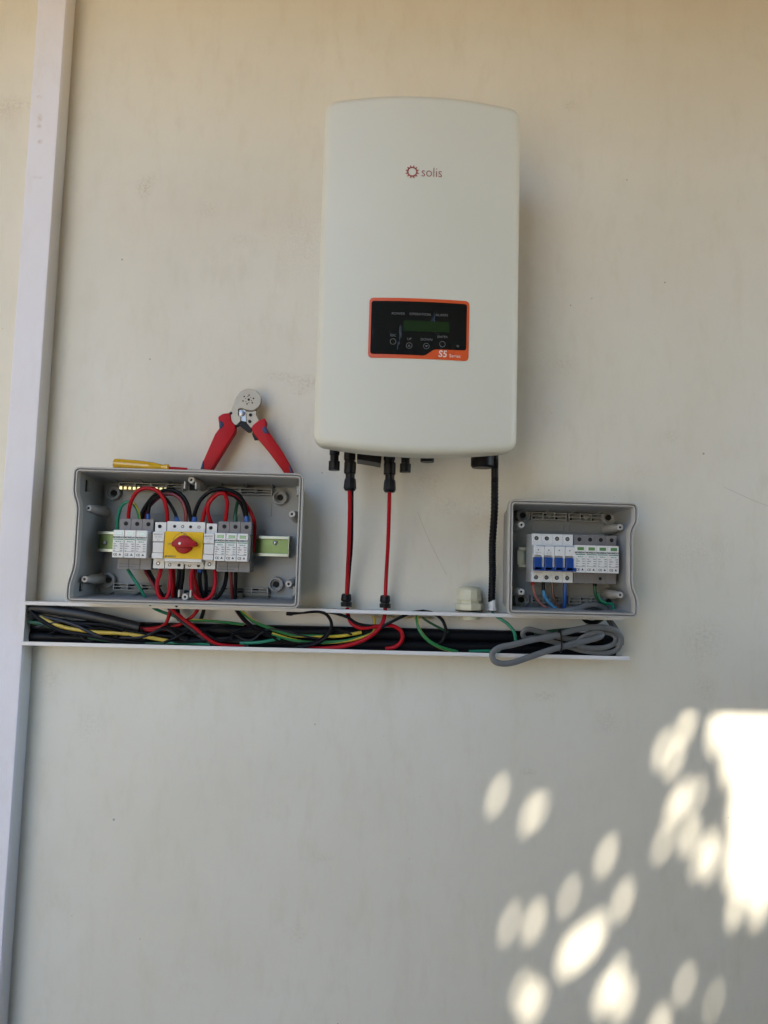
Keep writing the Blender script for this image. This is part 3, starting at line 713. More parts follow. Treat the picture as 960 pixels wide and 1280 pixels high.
# brass terminal strip at the top left of the wide box
m_ = MB(); a, b_ = P(150, 610, .030), P(211, 612.5, .030)
n_ = 11
for i in range(n_):
    x = a.x+(b_.x-a.x)*i/n_; m_.bbox(x, x+(b_.x-a.x)/n_*.72, -.034, -.026, a.z-.0030, a.z+.0030, .0006)
m_.box(a.x, b_.x, -.0255, -.0230, a.z-.0025, a.z+.0025)
tag(obj('terminal_strip', m_, 'brass'), 'short brass terminal strip behind red wire loop in wide box', 'terminal strip')
RB = (.2398, .4595, 1.3335, 1.5268)
rpost = [(652, 656, .080), (775.3, 659, .080), (651.7, 739.7, .080), (775.4, 743.7, .080)]
rboss = [(653.7, 644), (761, 646.8), (651.7, 749.8), (761.6, 752.6)]
rfr = [((663.5, 641), (706, 650.6), 3, 1), ((710, 642.5), (751, 652.4), 3, 1), ((663.5, 744.5), (706, 753.5), 3, 1), ((710, 746), (751, 755), 3, 1)]
rt, rol = enclosure('junction_box', 'smaller grey open box holding a breaker with blue toggles', *RB, .10, 1, rpost, rboss, rfr, [((664, 654), (705, 664)), ((711, 655), (752, 666))], [.278+.046*i for i in range(4)])
for z in (1.500, 1.362):
    m_ = MB().box(.4360, .4370, -.011, -.0087, z-.008, z+.010).box(.4250, .4360, -.011, -.0087, z-.008, z-.0068)
    obj('corner_clip', m_, 'box_grey', rt)

# ------------------------------------------------------------------ rails
def rail(px0, px1, pyc, base, label, m1='zinc', m2='zinc'):
    a, b_ = P(px0, pyc, base), P(px1, pyc, base); zc = (a.z+b_.z)/2
    t = thing('mounting_rail', ((a.x+b_.x)/2, -base+.008, zc-.0175), label, 'rail')
    T = .0011
    for s_ in (1, -1):
        m_ = MB(); z_in, z_out = zc+s_*.0125, zc+s_*.0178
        m_.bbox(a.x, b_.x, -base-T, -base, min(z_in, z_out), max(z_in, z_out), .0004)
        m_.box(a.x, b_.x, -base+.0001, -base+.0069, min(z_in, z_in+s_*T), max(z_in, z_in+s_*T))
        obj('flange', m_, m1, t)
    obj('web', MB().box(a.x, b_.x, -base+.007, -base+.0081, zc-.0136, zc+.0136), m2, t)
    return t, zc
r1, z1c = rail(119, 361, 680, .036, 'zinc mounting rail across the wide box behind its devices', 'zinc', 'zinc_green')
for px in (131, 344):
    q = P(px, 678.5, .03); obj('rail_screw', MB().lathe([(.0042, .0292), (.0040, .0310), (.0028, .0318)], (q.x, 0, q.z), (0, -1, 0), 14), 'screw_steel', r1, True)
obj('end_stop', MB().bbox(P(117, 680, .036).x-.001, P(119, 680, .036).x+.0006, -.044, -.030, z1c-.021, z1c+.021, .0008), 'box_grey', r1)
obj('end_stop', MB().bbox(P(361, 680, .036).x-.0004, P(361, 680, .036).x+.0012, -.041, -.0095, z1c-.020, z1c+.020, .0005), 'zinc', r1)
for px in (150, 330):
    q = P(px, 680, .03); obj('rail_stand', MB().box(q.x-.008, q.x+.008, -.0277, -.0088, q.z-.012, q.z+.012), 'box_grey', r1)
r2, z2c = rail(648, 770, 698, .030, 'zinc mounting rail stub behind breaker in smaller box')
for px in (668, 740):
    q = P(px, 698, .03); obj('rail_stand', MB().box(q.x-.008, q.x+.008, -.0217, -.0088, q.z-.012, q.z+.012), 'box_grey', r2)

# ------------------------------------------------------------------ devices
def zline(px, py, d): return P(px, py, d).z
def screw(parent, x, z, d, r=.0029, dark=True, ring=None):
    """terminal screw: a rim, a near-black disc for the shade in its well, a head"""
    m_ = MB().lathe([(r*1.05, d-.0004), (r*1.05, d+.0003), (r*.92, d+.0003), (r*.90, d-.0002)], (x, 0, z), (0, -1, 0), 14)
    s_ = obj('terminal_screw', m_, ring or 'spd_base', parent, True)
    w_ = MB().lathe([(r*.89, d-.0001), (r*.89, d+.0002)], (x, 0, z), (0, -1, 0), 14); obj('well_shade', w_, 'slot_dark', s_)  # dark disc on the face stands for the shaded well
    h_ = MB().lathe([(r*.55, d+.00025), (r*.5, d+.0005)], (x, 0, z), (0, -1, 0), 10); obj('screw_head', h_, 'slot_dark' if dark else 'screw_steel', s_)
def spd(label, pxs, pitch_px, poles, pys, dC, dT, window, holes_bottom, base_px, rail_d):
    """surge arrester: dark base, white plug-in cartridges. pys = top of base, top and bottom of cartridges, foot of base"""
    X0 = P(pxs, 680, dC).x; X1 = P(pxs+pitch_px*poles, 680, dC).x; pw = (X1-X0)/poles
    B0, B1 = P(base_px[0], 680, dT).x, P(base_px[1], 680, dT).x; bw = (B1-B0)/poles
    pm = pxs+pitch_px*poles/2
    zt, zc1, zc0, zb = zline(pm, pys[0], dT), zline(pm, pys[1], dC), zline(pm, pys[2], dC), zline(pm, pys[3], dT)
    t = thing('surge_arrester', ((B0+B1)/2, -rail_d, zb), label, 'surge arrester', 'surge arresters on the rails')
    bs = MB()
    for i in range(poles): bs.bbox(B0+bw*i+.0001, B0+bw*(i+1)-.0001, -dT, -dT+.017, zc1-.004, zt, .0006)
    for i in range(poles): bs.bbox(B0+bw*i+.0001, B0+bw*(i+1)-.0001, -dT, -dT+.017, zb, zc0+.004, .0006)
    bs.bbox(B0+.0002, B1-.0002, -dT+.014, -rail_d-.0012, zb+.001, zt-.001, .0006)
    base = obj('base', bs, 'spd_base', t)
    for i in range(poles): screw(t, B0+bw*(i+.55), zt-(zt-zc1)*.42, dT, .0040)
    for i in holes_bottom: screw(t, B0+bw*(i+.5), zb+(zc0-zb)*.48, dT, .0032)
    pr = MB()
    for i in range(2):
        if not holes_bottom: text_mb(pr, 'Made for photovoltaic systems' if i == 0 else 'Surge protective device', .0030, B0+.003, zb+.0035+.0045*(1-i), -dT-.0003, xs=.95)
    if not holes_bottom: obj('base_print', pr, 'print_dark', base)
    for i in range(poles):
        a, b_ = X0+pw*i+.00025, X0+pw*(i+1)-.00025
        c = obj('cartridge', MB().bbox(a, b_, -dC, -dT+.010, zc0, zc1, .0009), 'spd_white', t)
        w_ = b_-a; h = zc1-zc0; Z = lambda f: zc1-h*f; X = lambda f: a+w_*f; y = -dC-.0003
        obj('indicator_window', MB().bbox(X(.22), X(.82), -dC-.0004, -dC+.001, Z(.185), Z(.07), .0003), window, c)
        m_ = MB(); text_mb(m_, 'MOREDAY', .0038, X(.5), Z(.295), y, 'CENTER', bold=.055, xs=w_*.86/.0036/4.3, shear=.15)
        for r_, (l_, rr) in enumerate((('Ucpv', '1000V'), ('In(8/20)', '20kA'), ('Imax', '40kA'), ('Up', '3.8kV'))):
            text_mb(m_, l_, .0021, X(.08), Z(.52+.08*r_), y, bold=.03); text_mb(m_, rr, .0021, X(.92), Z(.52+.08*r_), y, 'RIGHT', bold=.03)
        m_.box(X(.08), X(.92), y, y+.0002, Z(.785), Z(.775))
        text_mb(m_, 'CE', .0052, X(.10), Z(.93), y, bold=.03)
        cx, cz = X(.70), Z(.885); flat_ngon(m_, [(cx-.0022, cz-.0017), (cx+.0022, cz-.0017), (cx, cz+.0022)], y)
        obj('label_print', m_, 'print_dark', c)
        m_ = MB().box(X(.06), X(.94), y, y+.0002, Z(.355), Z(.325)); text_mb(m_, 'MDB-40', .0026, X(.5), Z(.44), y, 'CENTER', bold=.02, xs=1.05)
        obj('label_stripe', m_, 'print_green', c)
    return t
spd('left surge arrester with three pale windows, beside the bare rail end', 140.6, 14.35, 3, (648.3, 662.6, 697.3, 711.6), .098, .078, 'window_pale', [], (148.3, 190.5), .036)
spd('surge arrester with three green windows right of the red knob', 268, 14.0, 3, (652, 666.6, 701.6, 715), .098, .078, 'window_green', [], (271.8, 313.6), .036)
spd('four pole surge arrester with green windows beside the blue toggles', 718.6, 13.85, 4, (669.2, 682, 716.2, 729.6), .090, .070, 'window_green', [2], (716.8, 770.5), .030)

def fuse_holder(label, px_mid, px_term, pys):
    """slim white fuse holder: terminal head, label block, pull lever, terminal foot"""
    dT, dM = .078, .098
    a, b_ = P(px_mid[0], 680, dM).x, P(px_mid[1], 680, dM).x; c, d_ = P(px_term[0], 680, dT).x, P(px_term[1], 680, dT).x
    pm = sum(px_mid)/2; z = [zline(pm, pys[0], dT), zline(pm, pys[1], dM), zline(pm, pys[2], dM), zline(pm, pys[3], dM), zline(pm, pys[4], dT)]
    t = thing('fuse_holder', ((c+d_)/2, -.036, z[4]), label, 'fuse holder', 'fuse holders beside the isolator')
    bd = obj('housing', MB().bbox(c, d_, -dT, -.0375, z[1]-.003, z[0], .0007).bbox(c, d_, -dT, -.0375, z[4], z[3]+.003, .0007).bbox(c+.0004, d_-.0004, -dT+.012, -.0378, z[4]+.002, z[0]-.002, .0006), 'device_white', t)
    lb = obj('label_block', MB().bbox(a, b_, -dM, -dT+.012, z[2]+.0004, z[1], .0009), 'device_white', t)
    lv = obj('pull_lever', MB().bbox(a+.0003, b_-.0003, -dM+.0015, -dT+.012, z[3]+.010, z[2]-.0004, .0009).bbox(a-.0002, b_-.0003, -dM-.0002, -dT+.012, z[3], z[3]+.0096, .0012), 'device_white', t)
    m_ = MB(); xc = (a+b_)/2; text_mb(m_, 'MOREDAY', .0034, xc, z[1]-.0055, -dM-.0003, 'CENTER', bold=.02, xs=.9, shear=.1)
    text_mb(m_, 'DC 1000V', .0026, xc, z[1]-.0095, -dM-.0003, 'CENTER', xs=.95); text_mb(m_, '-[ ]-', .0036, xc, z[2]+.0022, -dM-.0003, 'CENTER')
    obj('label_print', m_, 'print_grey', lb)
    screw(t, c+(d_-c)*.42, z[0]-.0075, dT, .0036, True, 'device_white'); screw(t, c+(d_-c)*.45, z[4]+.0085, dT, .0036, False, 'device_white')
fuse_holder('white fuse holder at left edge of the yellow plate', (190.4, 204.6), (192.6, 206.8), (652.4, 664.6, 677.4, 698.2, 710.6))
fuse_holder('white fuse holder at right edge of the yellow plate', (254.2, 267.6), (257.0, 270.4), (654.2, 667, 679.8, 700.4, 711.6))

# rotary isolator
dT, dM = .078, .097
x0, x1 = P(207.6, 680, dT).x, P(255.4, 680, dT).x
X0, X1 = P(205.3, 680, dM).x, P(253.6, 680, dM).x
zt, zb = zline(229, 652.0, dT), zline(229, 711.2, dT); Z1_, Z0_ = zline(229, 664.6, dM), zline(229, 698.3, dM)
iso = thing('rotary_isolator', ((x0+x1)/2, -.036, zb), 'rotary isolator with red knob on a square yellow plate', 'isolator')
m_ = MB().bbox(x0, x1, -dT, -.0375, zb+.0075, zt, .0008)
half = (x0+x1)/2
m_.bbox(x0, half-.0006, -dT-.001, -.040, zb, zb+.012, .0007).bbox(half+.0006, x1, -dT+.004, -.040, zb+.0006, zb+.012, .0007)
hb = obj('housing', m_, 'device_white', iso)
obj('front_block', MB().bbox(X0+.001, X1-.001, -dM+.002, -dT+.0005, Z0_-.0055, Z1_-.001, .001), 'device_white', iso)
pl = obj('yellow_plate', MB().bbox(X0, X1, -dM, -dM+.0019, Z0_, Z1_, .0008), 'yellow', iso)
for f in (.20, .41, .62, .84): screw(iso, x0+(x1-x0)*f, zt-.0085, dT, .0030, f in (.20, .62), 'device_white')
for f, dk in ((.13, False), (.37, True)): screw(iso, x0+(x1-x0)*f, zb+.0062, dT+.001, .0030, dk, 'device_white')
for f, dk in ((.63, False), (.86, True)): screw(iso, x0+(x1-x0)*f, zb+.0062, dT-.004, .0030, dk, 'device_white')
kc = P(228.6, 680.3, .105); y = -dM-.0003
m_ = MB(); W = X1-X0; Hh = Z1_-Z0_
text_mb(m_, 'ON', .0040, kc.x, Z1_-.0050, y, 'CENTER', bold=.01); text_mb(m_, 'OFF', .0036, X0+W*.09, kc.z-.001, y, bold=.01)
text_mb(m_, 'MOREDAY', .0042, X0+W*.03, Z0_+.0020, y, bold=.02, shear=.1, xs=.95)
po = arc_pts(kc.x, kc.z, .0202, 105, 160, 12); pi_ = arc_pts(kc.x, kc.z, .0196, 105, 160, 12)
m_.add([(a, y, c) for a, c in po]+[(a, y, c) for a, c in pi_], [(i, i+1, 14+i, 13+i) for i in range(12)])
a, c = po[0]; flat_ngon(m_, [(a+.003, c-.0001), (a-.0006, c+.0012), (a-.0004, c-.0018)], y)
obj('plate_print', m_, 'print_dark', pl)
kn = obj('knob', MB().lathe([(.0152, dM+.0002), (.0152, dM+.004), (.0148, dM+.0055), (.0138, dM+.006)], (kc.x, 0, kc.z), (0, -1, 0), 36), 'knob_red', iso, True)
gp = round_poly([(kc.x-.0165, kc.z-.0042), (kc.x-.004, kc.z-.0062), (kc.x+.0235, kc.z-.0030), (kc.x+.0235, kc.z+.0035), (kc.x+.010, kc.z+.0095), (kc.x-.006, kc.z+.0115), (kc.x-.0165, kc.z+.0030)], .0035, 4)
obj('knob_grip', MB().prism(gp, -dM-.0175, -dM-.0050, .0016), 'knob_red', kn, True, 40)
obj('knob_screw', MB().lathe([(.0022, dM+.0170), (.0020, dM+.0182)], (kc.x-.003, 0, kc.z+.001), (0, -1, 0), 12), 'screw_steel', kn)

# four pole breaker
dF, dN = .074, .090
x0, x1 = P(664.4, 697, dF).x, P(716.2, 697, dF).x
zt, zb = zline(690, 667.6, dF), zline(690, 728.0, dF); n1, n0 = zline(690, 681.5, dN), zline(690, 714.6, dN)
br = thing('circuit_breaker', ((x0+x1)/2, -.030, zb), 'white four pole circuit breaker with blue toggles', 'breaker'); pw = (x1-x0)/4
for i in range(4):
    a, b_ = x0+pw*i+.0001, x0+pw*(i+1)-.0001
    m_ = MB().bbox(a, b_, -dF, -.0312, zb, zt, .0007)
    m_.prism([(a, n0), (b_, n0), (b_, n1), (a, n1)], -dN+.006, -dF+.002, .0008)
    pole = obj('pole_housing', m_, 'breaker_white', br)
    obj('nose', MB().bbox(a+.0003, b_-.0003, -dN, -dN+.008, n0+(n1-n0)*.60, n1-.0006, .0008).bbox(b_-.0044, b_-.0002, -dN-.001, -dN+.008, n0+(n1-n0)*.14, n0+(n1-n0)*.62, .0012), 'breaker_white', pole)
    obj('toggle', MB().bbox(a+.0002, b_-.0046, -dN-.0045, -dN+.007, n0+.0022, n0+(n1-n0)*.535, .0008).bbox(a+.0002, b_+.0001, -dN-.0045, -dN+.004, n0+.0010, n0+(n1-n0)*.165, .0006), 'toggle_blue', br)
    for z in (zt-.0078, zb+.0080):
        screw(br, (a+b_)/2-.0008, z, dF, .0040, False, 'breaker_white')
    m_ = MB().lathe([(.0011, dN), (.0011, dN+.0003)], ((a+b_)/2-.0012, 0, n1-.0085), (0, -1, 0), 10)
    obj('status_dot', m_, 'print_dark', pole)
m_ = MB().box(x0+.004, x1-.001, -dN-.0003, -dN-.0001, n1-.0020, n1-.0014); obj('label_line', m_, 'wire_blue', br)
m_ = MB(); text_mb(m_, 'MOREDAY', .0022, x0+.003, n1-.0135, -dN-.0004); text_mb(m_, 'C63', .0030, x0+.003, n1-.0172, -dN-.0004)
for i in range(3): text_mb(m_, '400V~ 6000', .0017, x0+pw*1.1+.002, n1-.0125-.0026*i, -dN-.0004)
obj('label_print', m_, 'print_grey', br)

# ------------------------------------------------------------------ wiring in the wide box
RW = .0033
W = 'wire in the wide box'
cable('red_wire', [(160.5, 650, .066), (161, 640, .072), (164, 627, .082), (171, 615, .088), (182, 610.3, .090), (195.5, 613, .090), (204, 622.5, .088), (208.3, 637, .082), (209.3, 653, .068)], RW, 'wire_red', 'red arch wire from left surge arrester over to isolator top', seg=12)
cable('earth_wire', [(146.5, 665, .05), (147, 650, .055), (150.5, 635, .062), (157, 628, .066), (162, 628, .066)], .0027, 'wire_green', 'green wire rising behind left end of left surge arrester')
cable('earth_wire', [(162, 628, .066), (167, 630, .068), (171.5, 637, .068), (173.5, 644, .067), (174, 650, .066)], .0027, 'wire_earth', 'short green and yellow wire into left surge arrester')
cable('black_wire', [(177, 651, .062), (178, 641, .064), (184, 630, .066), (196, 617, .068), (211, 612.3, .070), (225, 617, .072), (234.5, 631, .072), (239.5, 654, .066)], RW, 'wire_black', 'big black arch wire behind the red arch, ending at isolator')
cable('black_wire', [(185, 651, .066), (185.5, 641, .068), (188, 629, .070), (196, 621, .074), (205, 621.5, .076), (213, 631, .076), (219, 642, .072), (222.3, 654, .066)], .0028, 'wire_black', 'small black arch wire with blue ferrules left of centre', ends=[(0, 'wire_blue', .012), (1, 'wire_blue', .012)])
cable('red_wire', [(180, 650, .058), (183, 638, .058), (192, 627, .060), (205, 618.5, .064), (218, 618.5, .068), (228, 627, .070), (232, 640, .070), (232.5, 654, .066)], RW, 'wire_dark_red', 'darker red arch wire under the big black arch')
cable('black_wire', [(242.5, 655, .066), (244, 640, .072), (251.5, 624, .078), (265, 613.5, .082), (280, 611.5, .082), (295, 616.5, .080), (304, 626.5, .076), (307.8, 640, .070), (309, 655, .066)], RW, 'wire_black', 'black arch wire over the right hand red loops', ends=[(0, 'wire_blue', .013), (1, 'wire_blue', .014)])
cable('red_wire', [(252.3, 655, .066), (257, 636, .070), (267, 620.5, .074), (281, 615.5, .074), (296, 619, .070), (309, 633, .064), (317.3, 650, .058), (318, 668, .052), (316, 690, .046)], RW, 'wire_red', 'red wire arching furthest right and down beside green window arrester')
cable('red_wire', [(265, 657, .066), (260, 641, .076), (262, 628, .082), (272, 618, .084), (280, 617.5, .084), (284, 628, .080), (283, 642, .072), (281.5, 656, .066)], RW, 'wire_red', 'narrow red loop between right fuse holder and green window arrester')
cable('red_wire', [(262, 650, .058), (259, 638, .062), (260, 628, .066), (268, 619.5, .068), (278, 616.5, .068), (288, 619, .066)], .0030, 'wire_dark_red', 'dark red wire tucked behind the narrow red loop')
cable('earth_wire', [(294, 656, .066), (294, 644, .066), (296, 632, .060), (300, 620, .050)], .0029, 'wire_dark_green', 'short dark green wire into green window arrester', ends=[(0, 'wire_dark_green', .016)])
cable('black_wire', [(308, 652, .055), (303, 634, .058), (295, 622, .060), (284, 617, .060)], .0028, 'wire_black', 'inner black wire under the right hand arches')
# below the devices
cable('earth_wire', [(158, 708, .050), (161, 714, .055), (168, 725, .060), (176.5, 738, .062), (183.5, 750, .058), (194, 761, .040), (213, 768.5, .030), (226, 773, .028)], .0027, 'wire_green', 'green wire slanting from left arrester foot into trunking')
cable('red_wire', [(180, 709, .048), (183, 716, .050), (190, 728, .054), (198, 742, .054), (205, 754, .048)], .0028, 'wire_dark_red', 'dark red wire slanting below left arrester')
cable('black_wire', [(184.5, 709, .045), (188.5, 718, .048), (195.5, 730, .050), (202, 742, .050), (210, 755, .046)], .0028, 'wire_black', 'black wire beside the dark red slanting wire')
cable('red_wire', [(202, 708, .066), (199.5, 719, .074), (196.3, 730, .080), (197.5, 742, .084), (203.5, 749.5, .084), (210, 744.5, .082), (212.6, 730, .076), (213.5, 708, .066)], RW, 'wire_red', 'red hanging loop under the left fuse holder', seg=12)
cable('red_wire', [(217.2, 708, .062), (217.2, 722, .062), (216.8, 738, .058), (215, 753, .050), (213, 763, .036), (208, 778, .032), (201, 783.5, .030), (186, 786, .030), (174, 785.5, .030)], .0031, 'wire_red', 'red wire straight down beside hanging loop into grey sheath')
cable('black_wire', [(224, 708, .066), (223.5, 722, .066), (221.5, 738, .060), (221, 755, .050), (224, 775, .030)], .0036, 'wire_black', 'thick black wire left of the lower centre post')
cable('black_wire', [(228.5, 708, .066), (228, 722, .066), (226, 736, .062), (224.5, 753, .050)], .0036, 'wire_black', 'thick black wire touching the lower centre post')
cable('red_wire', [(241.5, 708, .066), (238.6, 723, .074), (240, 738, .082), (247, 748, .084), (256, 750, .084), (265, 743, .082), (269, 728, .076), (268.3, 708, .066)], RW, 'wire_red', 'wide red hanging loop under the right fuse holder', seg=12)
cable('red_wire', [(244.5, 708, .060), (243, 722, .060), (247, 738, .056), (250, 752, .050), (246.5, 763, .036), (238, 772.5, .034), (225, 780.5, .032), (208, 786, .031), (191, 788, .030), (174, 786.5, .030)], RW, 'wire_red', 'red wire curving from wide loop into grey sheath end', seg=12)
cable('black_wire', [(250.5, 708, .062), (249.8, 722, .060), (251, 735, .056), (255, 747, .052), (255, 761, .040), (251, 774, .030)], .0033, 'wire_black', 'black wire inside the wide red hanging loop', ends=[(0, 'wire_blue', .010)])
cable('black_wire', [(255, 708, .060), (257.3, 722, .056), (257.5, 740, .050), (256, 754, .044)], .0031, 'wire_black', 'second black wire inside the wide red loop')
cable('black_wire', [(283.5, 712, .050), (282.5, 724, .056), (279, 736, .062), (271, 747, .066), (261, 752.3, .064), (250, 753, .058)], .0034, 'wire_black', 'black wire sweeping left under green window arrester')
cable('red_wire', [(289, 712, .050), (289, 726, .050), (290, 741, .048), (292.5, 757, .044), (299, 768, .034), (311, 781, .030), (333, 793, .028), (362, 801, .027), (386, 804.5, .026)], .0029, 'wire_dark_red', 'dark red wire falling under green window arrester into trunking')
cable('black_wire', [(294.5, 712, .050), (294.5, 726, .050), (294, 741, .048), (295, 757, .046), (301, 769, .040), (316, 784, .036), (338, 796, .034), (362, 803.5, .032)], .0034, 'wire_black', 'black wire falling beside the dark red one into trunking')

# ------------------------------------------------------------------ wiring in the smaller box
cable('phase_wire', [(666, 722, .055), (666, 731, .055)], .0030, 'wire_red', 'red sleeve on first wire below the breaker')
cable('phase_wire', [(666, 730, .055), (667.5, 740, .054), (672, 750, .050), (680, 758, .044), (692, 764, .040), (704, 766, .038)], .0022, 'wire_pale_red', 'dull red wire from breaker bending right')
cable('phase_wire', [(679, 722, .055), (679, 738, .055)], .0029, 'wire_black', 'black sleeve on second wire below the breaker')
cable('phase_wire', [(679, 737, .055), (681, 746, .053), (687, 754, .048), (696, 761, .042), (706, 765.5, .038)], .0027, 'wire_light_blue', 'light blue wire under black sleeve of the breaker')
cable('phase_wire', [(690, 722, .052), (691, 742, .052), (694, 752, .048), (701, 760, .042), (708, 765, .038)], .0023, 'wire_brown', 'brown wire third below the breaker')
cable('neutral_wire', [(706, 722, .055), (706, 738, .055), (706, 752, .050), (705, 764, .040)], .0032, 'wire_blue', 'blue wire straight down from the breaker')
cable('earth_wire', [(743.5, 724, .052), (743.5, 736, .052), (745, 745, .050), (751, 753, .046), (758, 759, .042), (763, 766, .036)], .0028, 'wire_dark_green', 'dark green wire from four pole arrester to box floor', ends=[(0, 'wire_black', .012)])
cable('earth_wire', [(746, 740, .046), (750, 749, .048), (757, 754, .048), (765, 755, .046), (767, 761, .044), (761, 767, .040)], .0024, 'wire_green', 'bright green wire curled by lower right boss of smaller box')
cable('sheathed_cable', [(700, 766, .050), (712, 763, .056), (724, 761, .058), (734, 757, .058), (746, 757, .054), (756, 762, .048), (764, 768, .040)], .0050, 'cable_grey', 'grey sheathed cable lying on floor of smaller box', flat=(.0046, .0060))
cable('sheathed_cable', [(732, 765, .062), (742, 762, .064), (752, 765, .060), (760, 769, .052)], .0045, 'sheath_black', 'dark cable end on floor of smaller box')

# ------------------------------------------------------------------ cables in the trunking
cable('black_conduit', [(38, 782, .016), (200, 786, .016), (400, 790.5, .016), (560, 794, .016), (690, 797.5, .016), (768, 800, .016)], .0112, 'conduit_black', 'upper thick black conduit along the open trunking', 'conduit', seg=18)
cable('black_conduit', [(38, 796, .020), (200, 799.5, .020), (400, 804, .020), (560, 808, .020), (690, 811, .020), (768, 813.5, .020)], .0105, 'conduit_black', 'lower thick black conduit along the open trunking', 'conduit', seg=18)
cable('cable_sheath', [(38, 760.5, .034), (55, 761, .036), (75, 764, .038), (103, 768.2, .038), (135, 774.5, .038), (174.5, 784, .034)], .0086, 'sheath_black', 'dark grey sheath sloping in left of trunking, red wires leaving it', 'sheath', seg=16)
cable('black_cable', [(38, 764, .044), (51, 775, .046), (74, 787.5, .046), (103, 793, .045), (135, 798.5, .044), (170, 803.5, .040), (215, 806, .036)], .0033, 'wire_black', 'black cable crossing over yellow wire at trunking left end')
cable('black_cable', [(38, 768, .036), (60, 772, .040), (90, 780, .044), (112, 790, .046), (130, 798, .044), (150, 804, .040)], .0030, 'sheath_black', 'dark cable diving across the yellow wire at far left')
cable('black_cable', [(60, 772, .030), (95, 779, .034), (130, 781.5, .036), (165, 790, .036), (205, 795, .034), (235, 797, .032)], .0038, 'wire_black', 'black cable just under the dark grey sheath')
cable('earth_cable', [(50, 771, .040), (62, 777.5, .042), (73, 782, .043), (89, 786, .043), (107, 788.5, .043), (124, 790.5, .043), (153, 791.8, .043), (183, 796.2, .042), (210, 801, .040)], .0033, 'wire_yellow', 'yellow wire waving along left half of trunking')
cable('earth_cable', [(37, 777.5, .038), (51, 779.5, .040), (70, 785, .038), (95, 792, .034)], .0036, 'wire_dark_green', 'green wire at very left end of trunking')
cable('earth_cable', [(110, 797, .040), (140, 801.5, .041), (175, 804, .040), (210, 804, .038)], .0024, 'wire_dark_green', 'dark green wire low in trunking left of centre')
cable('earth_cable', [(205, 803, .040), (226, 803.8, .041), (245, 804.6, .041), (262, 805.8, .040)], .0024, 'wire_green', 'bright green wire low under the wide box')
cable('red_cable', [(214, 760, .040), (227, 772, .042), (243, 784, .043), (258, 797, .043), (270, 804, .043), (284, 807, .042), (305, 808.5, .040)], .0031, 'wire_red', 'red wire diving diagonally across the black conduits')
cable('black_cable', [(211, 760, .036), (223, 773, .038), (238, 785, .039), (253, 797, .040), (267, 804.5, .040), (284, 808, .038), (310, 808, .036)], .0034, 'sheath_black', 'dark cable alongside the diagonal red wire')
cable('black_cable', [(205, 803, .042), (218, 798, .043), (230, 791, .042), (243, 783, .036)], .0026, 'wire_black', 'thin black wire crossing behind diagonal red wire')
cable('earth_cable', [(234, 775, .034), (246, 775.3, .034), (262, 776, .034), (282, 778, .033), (305, 780.5, .032)], .0025, 'wire_earth', 'green and yellow wire lying on upper conduit beneath wide box')
cable('earth_cable', [(300, 804, .038), (322, 803, .040), (338, 800.5, .039), (350, 798, .036)], .0027, 'wire_green', 'bright green wire low right of the diagonal red wire')
cable('earth_cable', [(299, 758, .044), (303, 765, .042), (319, 777.5, .040), (345, 788, .039), (367, 794, .038), (396, 795, .037), (424, 795, .036), (452, 790.5, .034)], .0029, 'wire_earth', 'green and yellow wire falling from wide box corner along trunking')
cable('earth_cable', [(340, 792, .042), (362, 799, .042), (384, 803, .041), (405, 803, .040), (428, 801.5, .040), (448, 797.5, .039), (466, 791, .036), (468, 780, .030), (468, 772, .026)], .0029, 'wire_earth', 'lower green and yellow wire rising to brass bar')
cable('black_cable', [(358, 766.5, .046), (364, 767, .047), (378, 765.5, .048), (398, 764.5, .049), (409, 769, .050), (414.5, 781.5, .051), (407.5, 796.5, .051), (392, 805.5, .049), (371, 809, .045)], .0028, 'wire_black', 'black wire curling down right of the wide box', ends=[(0, 'wire_black', .011)])
cable('black_cable', [(400, 764.5, .040), (416, 766, .042), (433, 771, .044), (446, 779, .045), (460, 782, .044), (476, 782, .040)], .0026, 'wire_black', 'thin black wire under the left small gland')
cable('red_cable', [(434, 760, .028), (435.5, 770, .034), (440, 779.5, .040), (452, 785, .043), (470, 783, .043), (488, 781.6, .043), (500.5, 788, .043), (502.8, 799, .042), (495, 808, .040), (482, 811, .036)], .0034, 'wire_red', 'red wire hooking back below the two small glands', seg=12)
cable('red_cable', [(481.5, 760, .028), (481, 768, .036), (477.5, 780, .044), (468, 791.5, .047), (452, 801, .047), (433, 807, .046), (411, 810, .044), (385, 810.5, .040)], .0036, 'wire_red', 'thick red wire curving left along bottom of trunking', seg=12)
cable('black_cable', [(476, 784, .046), (484, 780, .048), (498, 773, .048), (514, 766, .044), (530, 763.5, .038)], .0026, 'wire_black', 'thin black wire slanting up right of the red curve')
cable('black_cable', [(530, 764, .040), (541, 766.5, .044), (552, 774, .046), (557.3, 787, .046), (554, 799, .044), (546, 806, .038)], .0029, 'wire_black', 'black wire hooking down left of the ivory gland')
cable('earth_cable', [(521.5, 770, .030), (521.5, 776, .036), (525, 788.5, .042), (536, 801, .045), (553, 810, .045), (572, 815, .042)], .0031, 'wire_earth', 'green and yellow wire falling right from the brass bar')
cable('earth_cable', [(528, 772, .026), (536, 777.5, .030), (550, 785, .030), (560, 790, .026)], .0022, 'wire_dark_green', 'thin dark green wire right of the brass bar')
cable('earth_cable', [(586, 814, .036), (605, 813.5, .038), (625, 814, .036)], .0022, 'wire_green', 'short green wire low in trunking under ivory gland')
cable('earth_cable', [(615, 766, .030), (622, 771.5, .042), (634, 779.5, .046), (642.5, 790, .047), (645, 803, .044)], .0028, 'wire_green', 'green wire dropping from pale gland behind the grey coil')
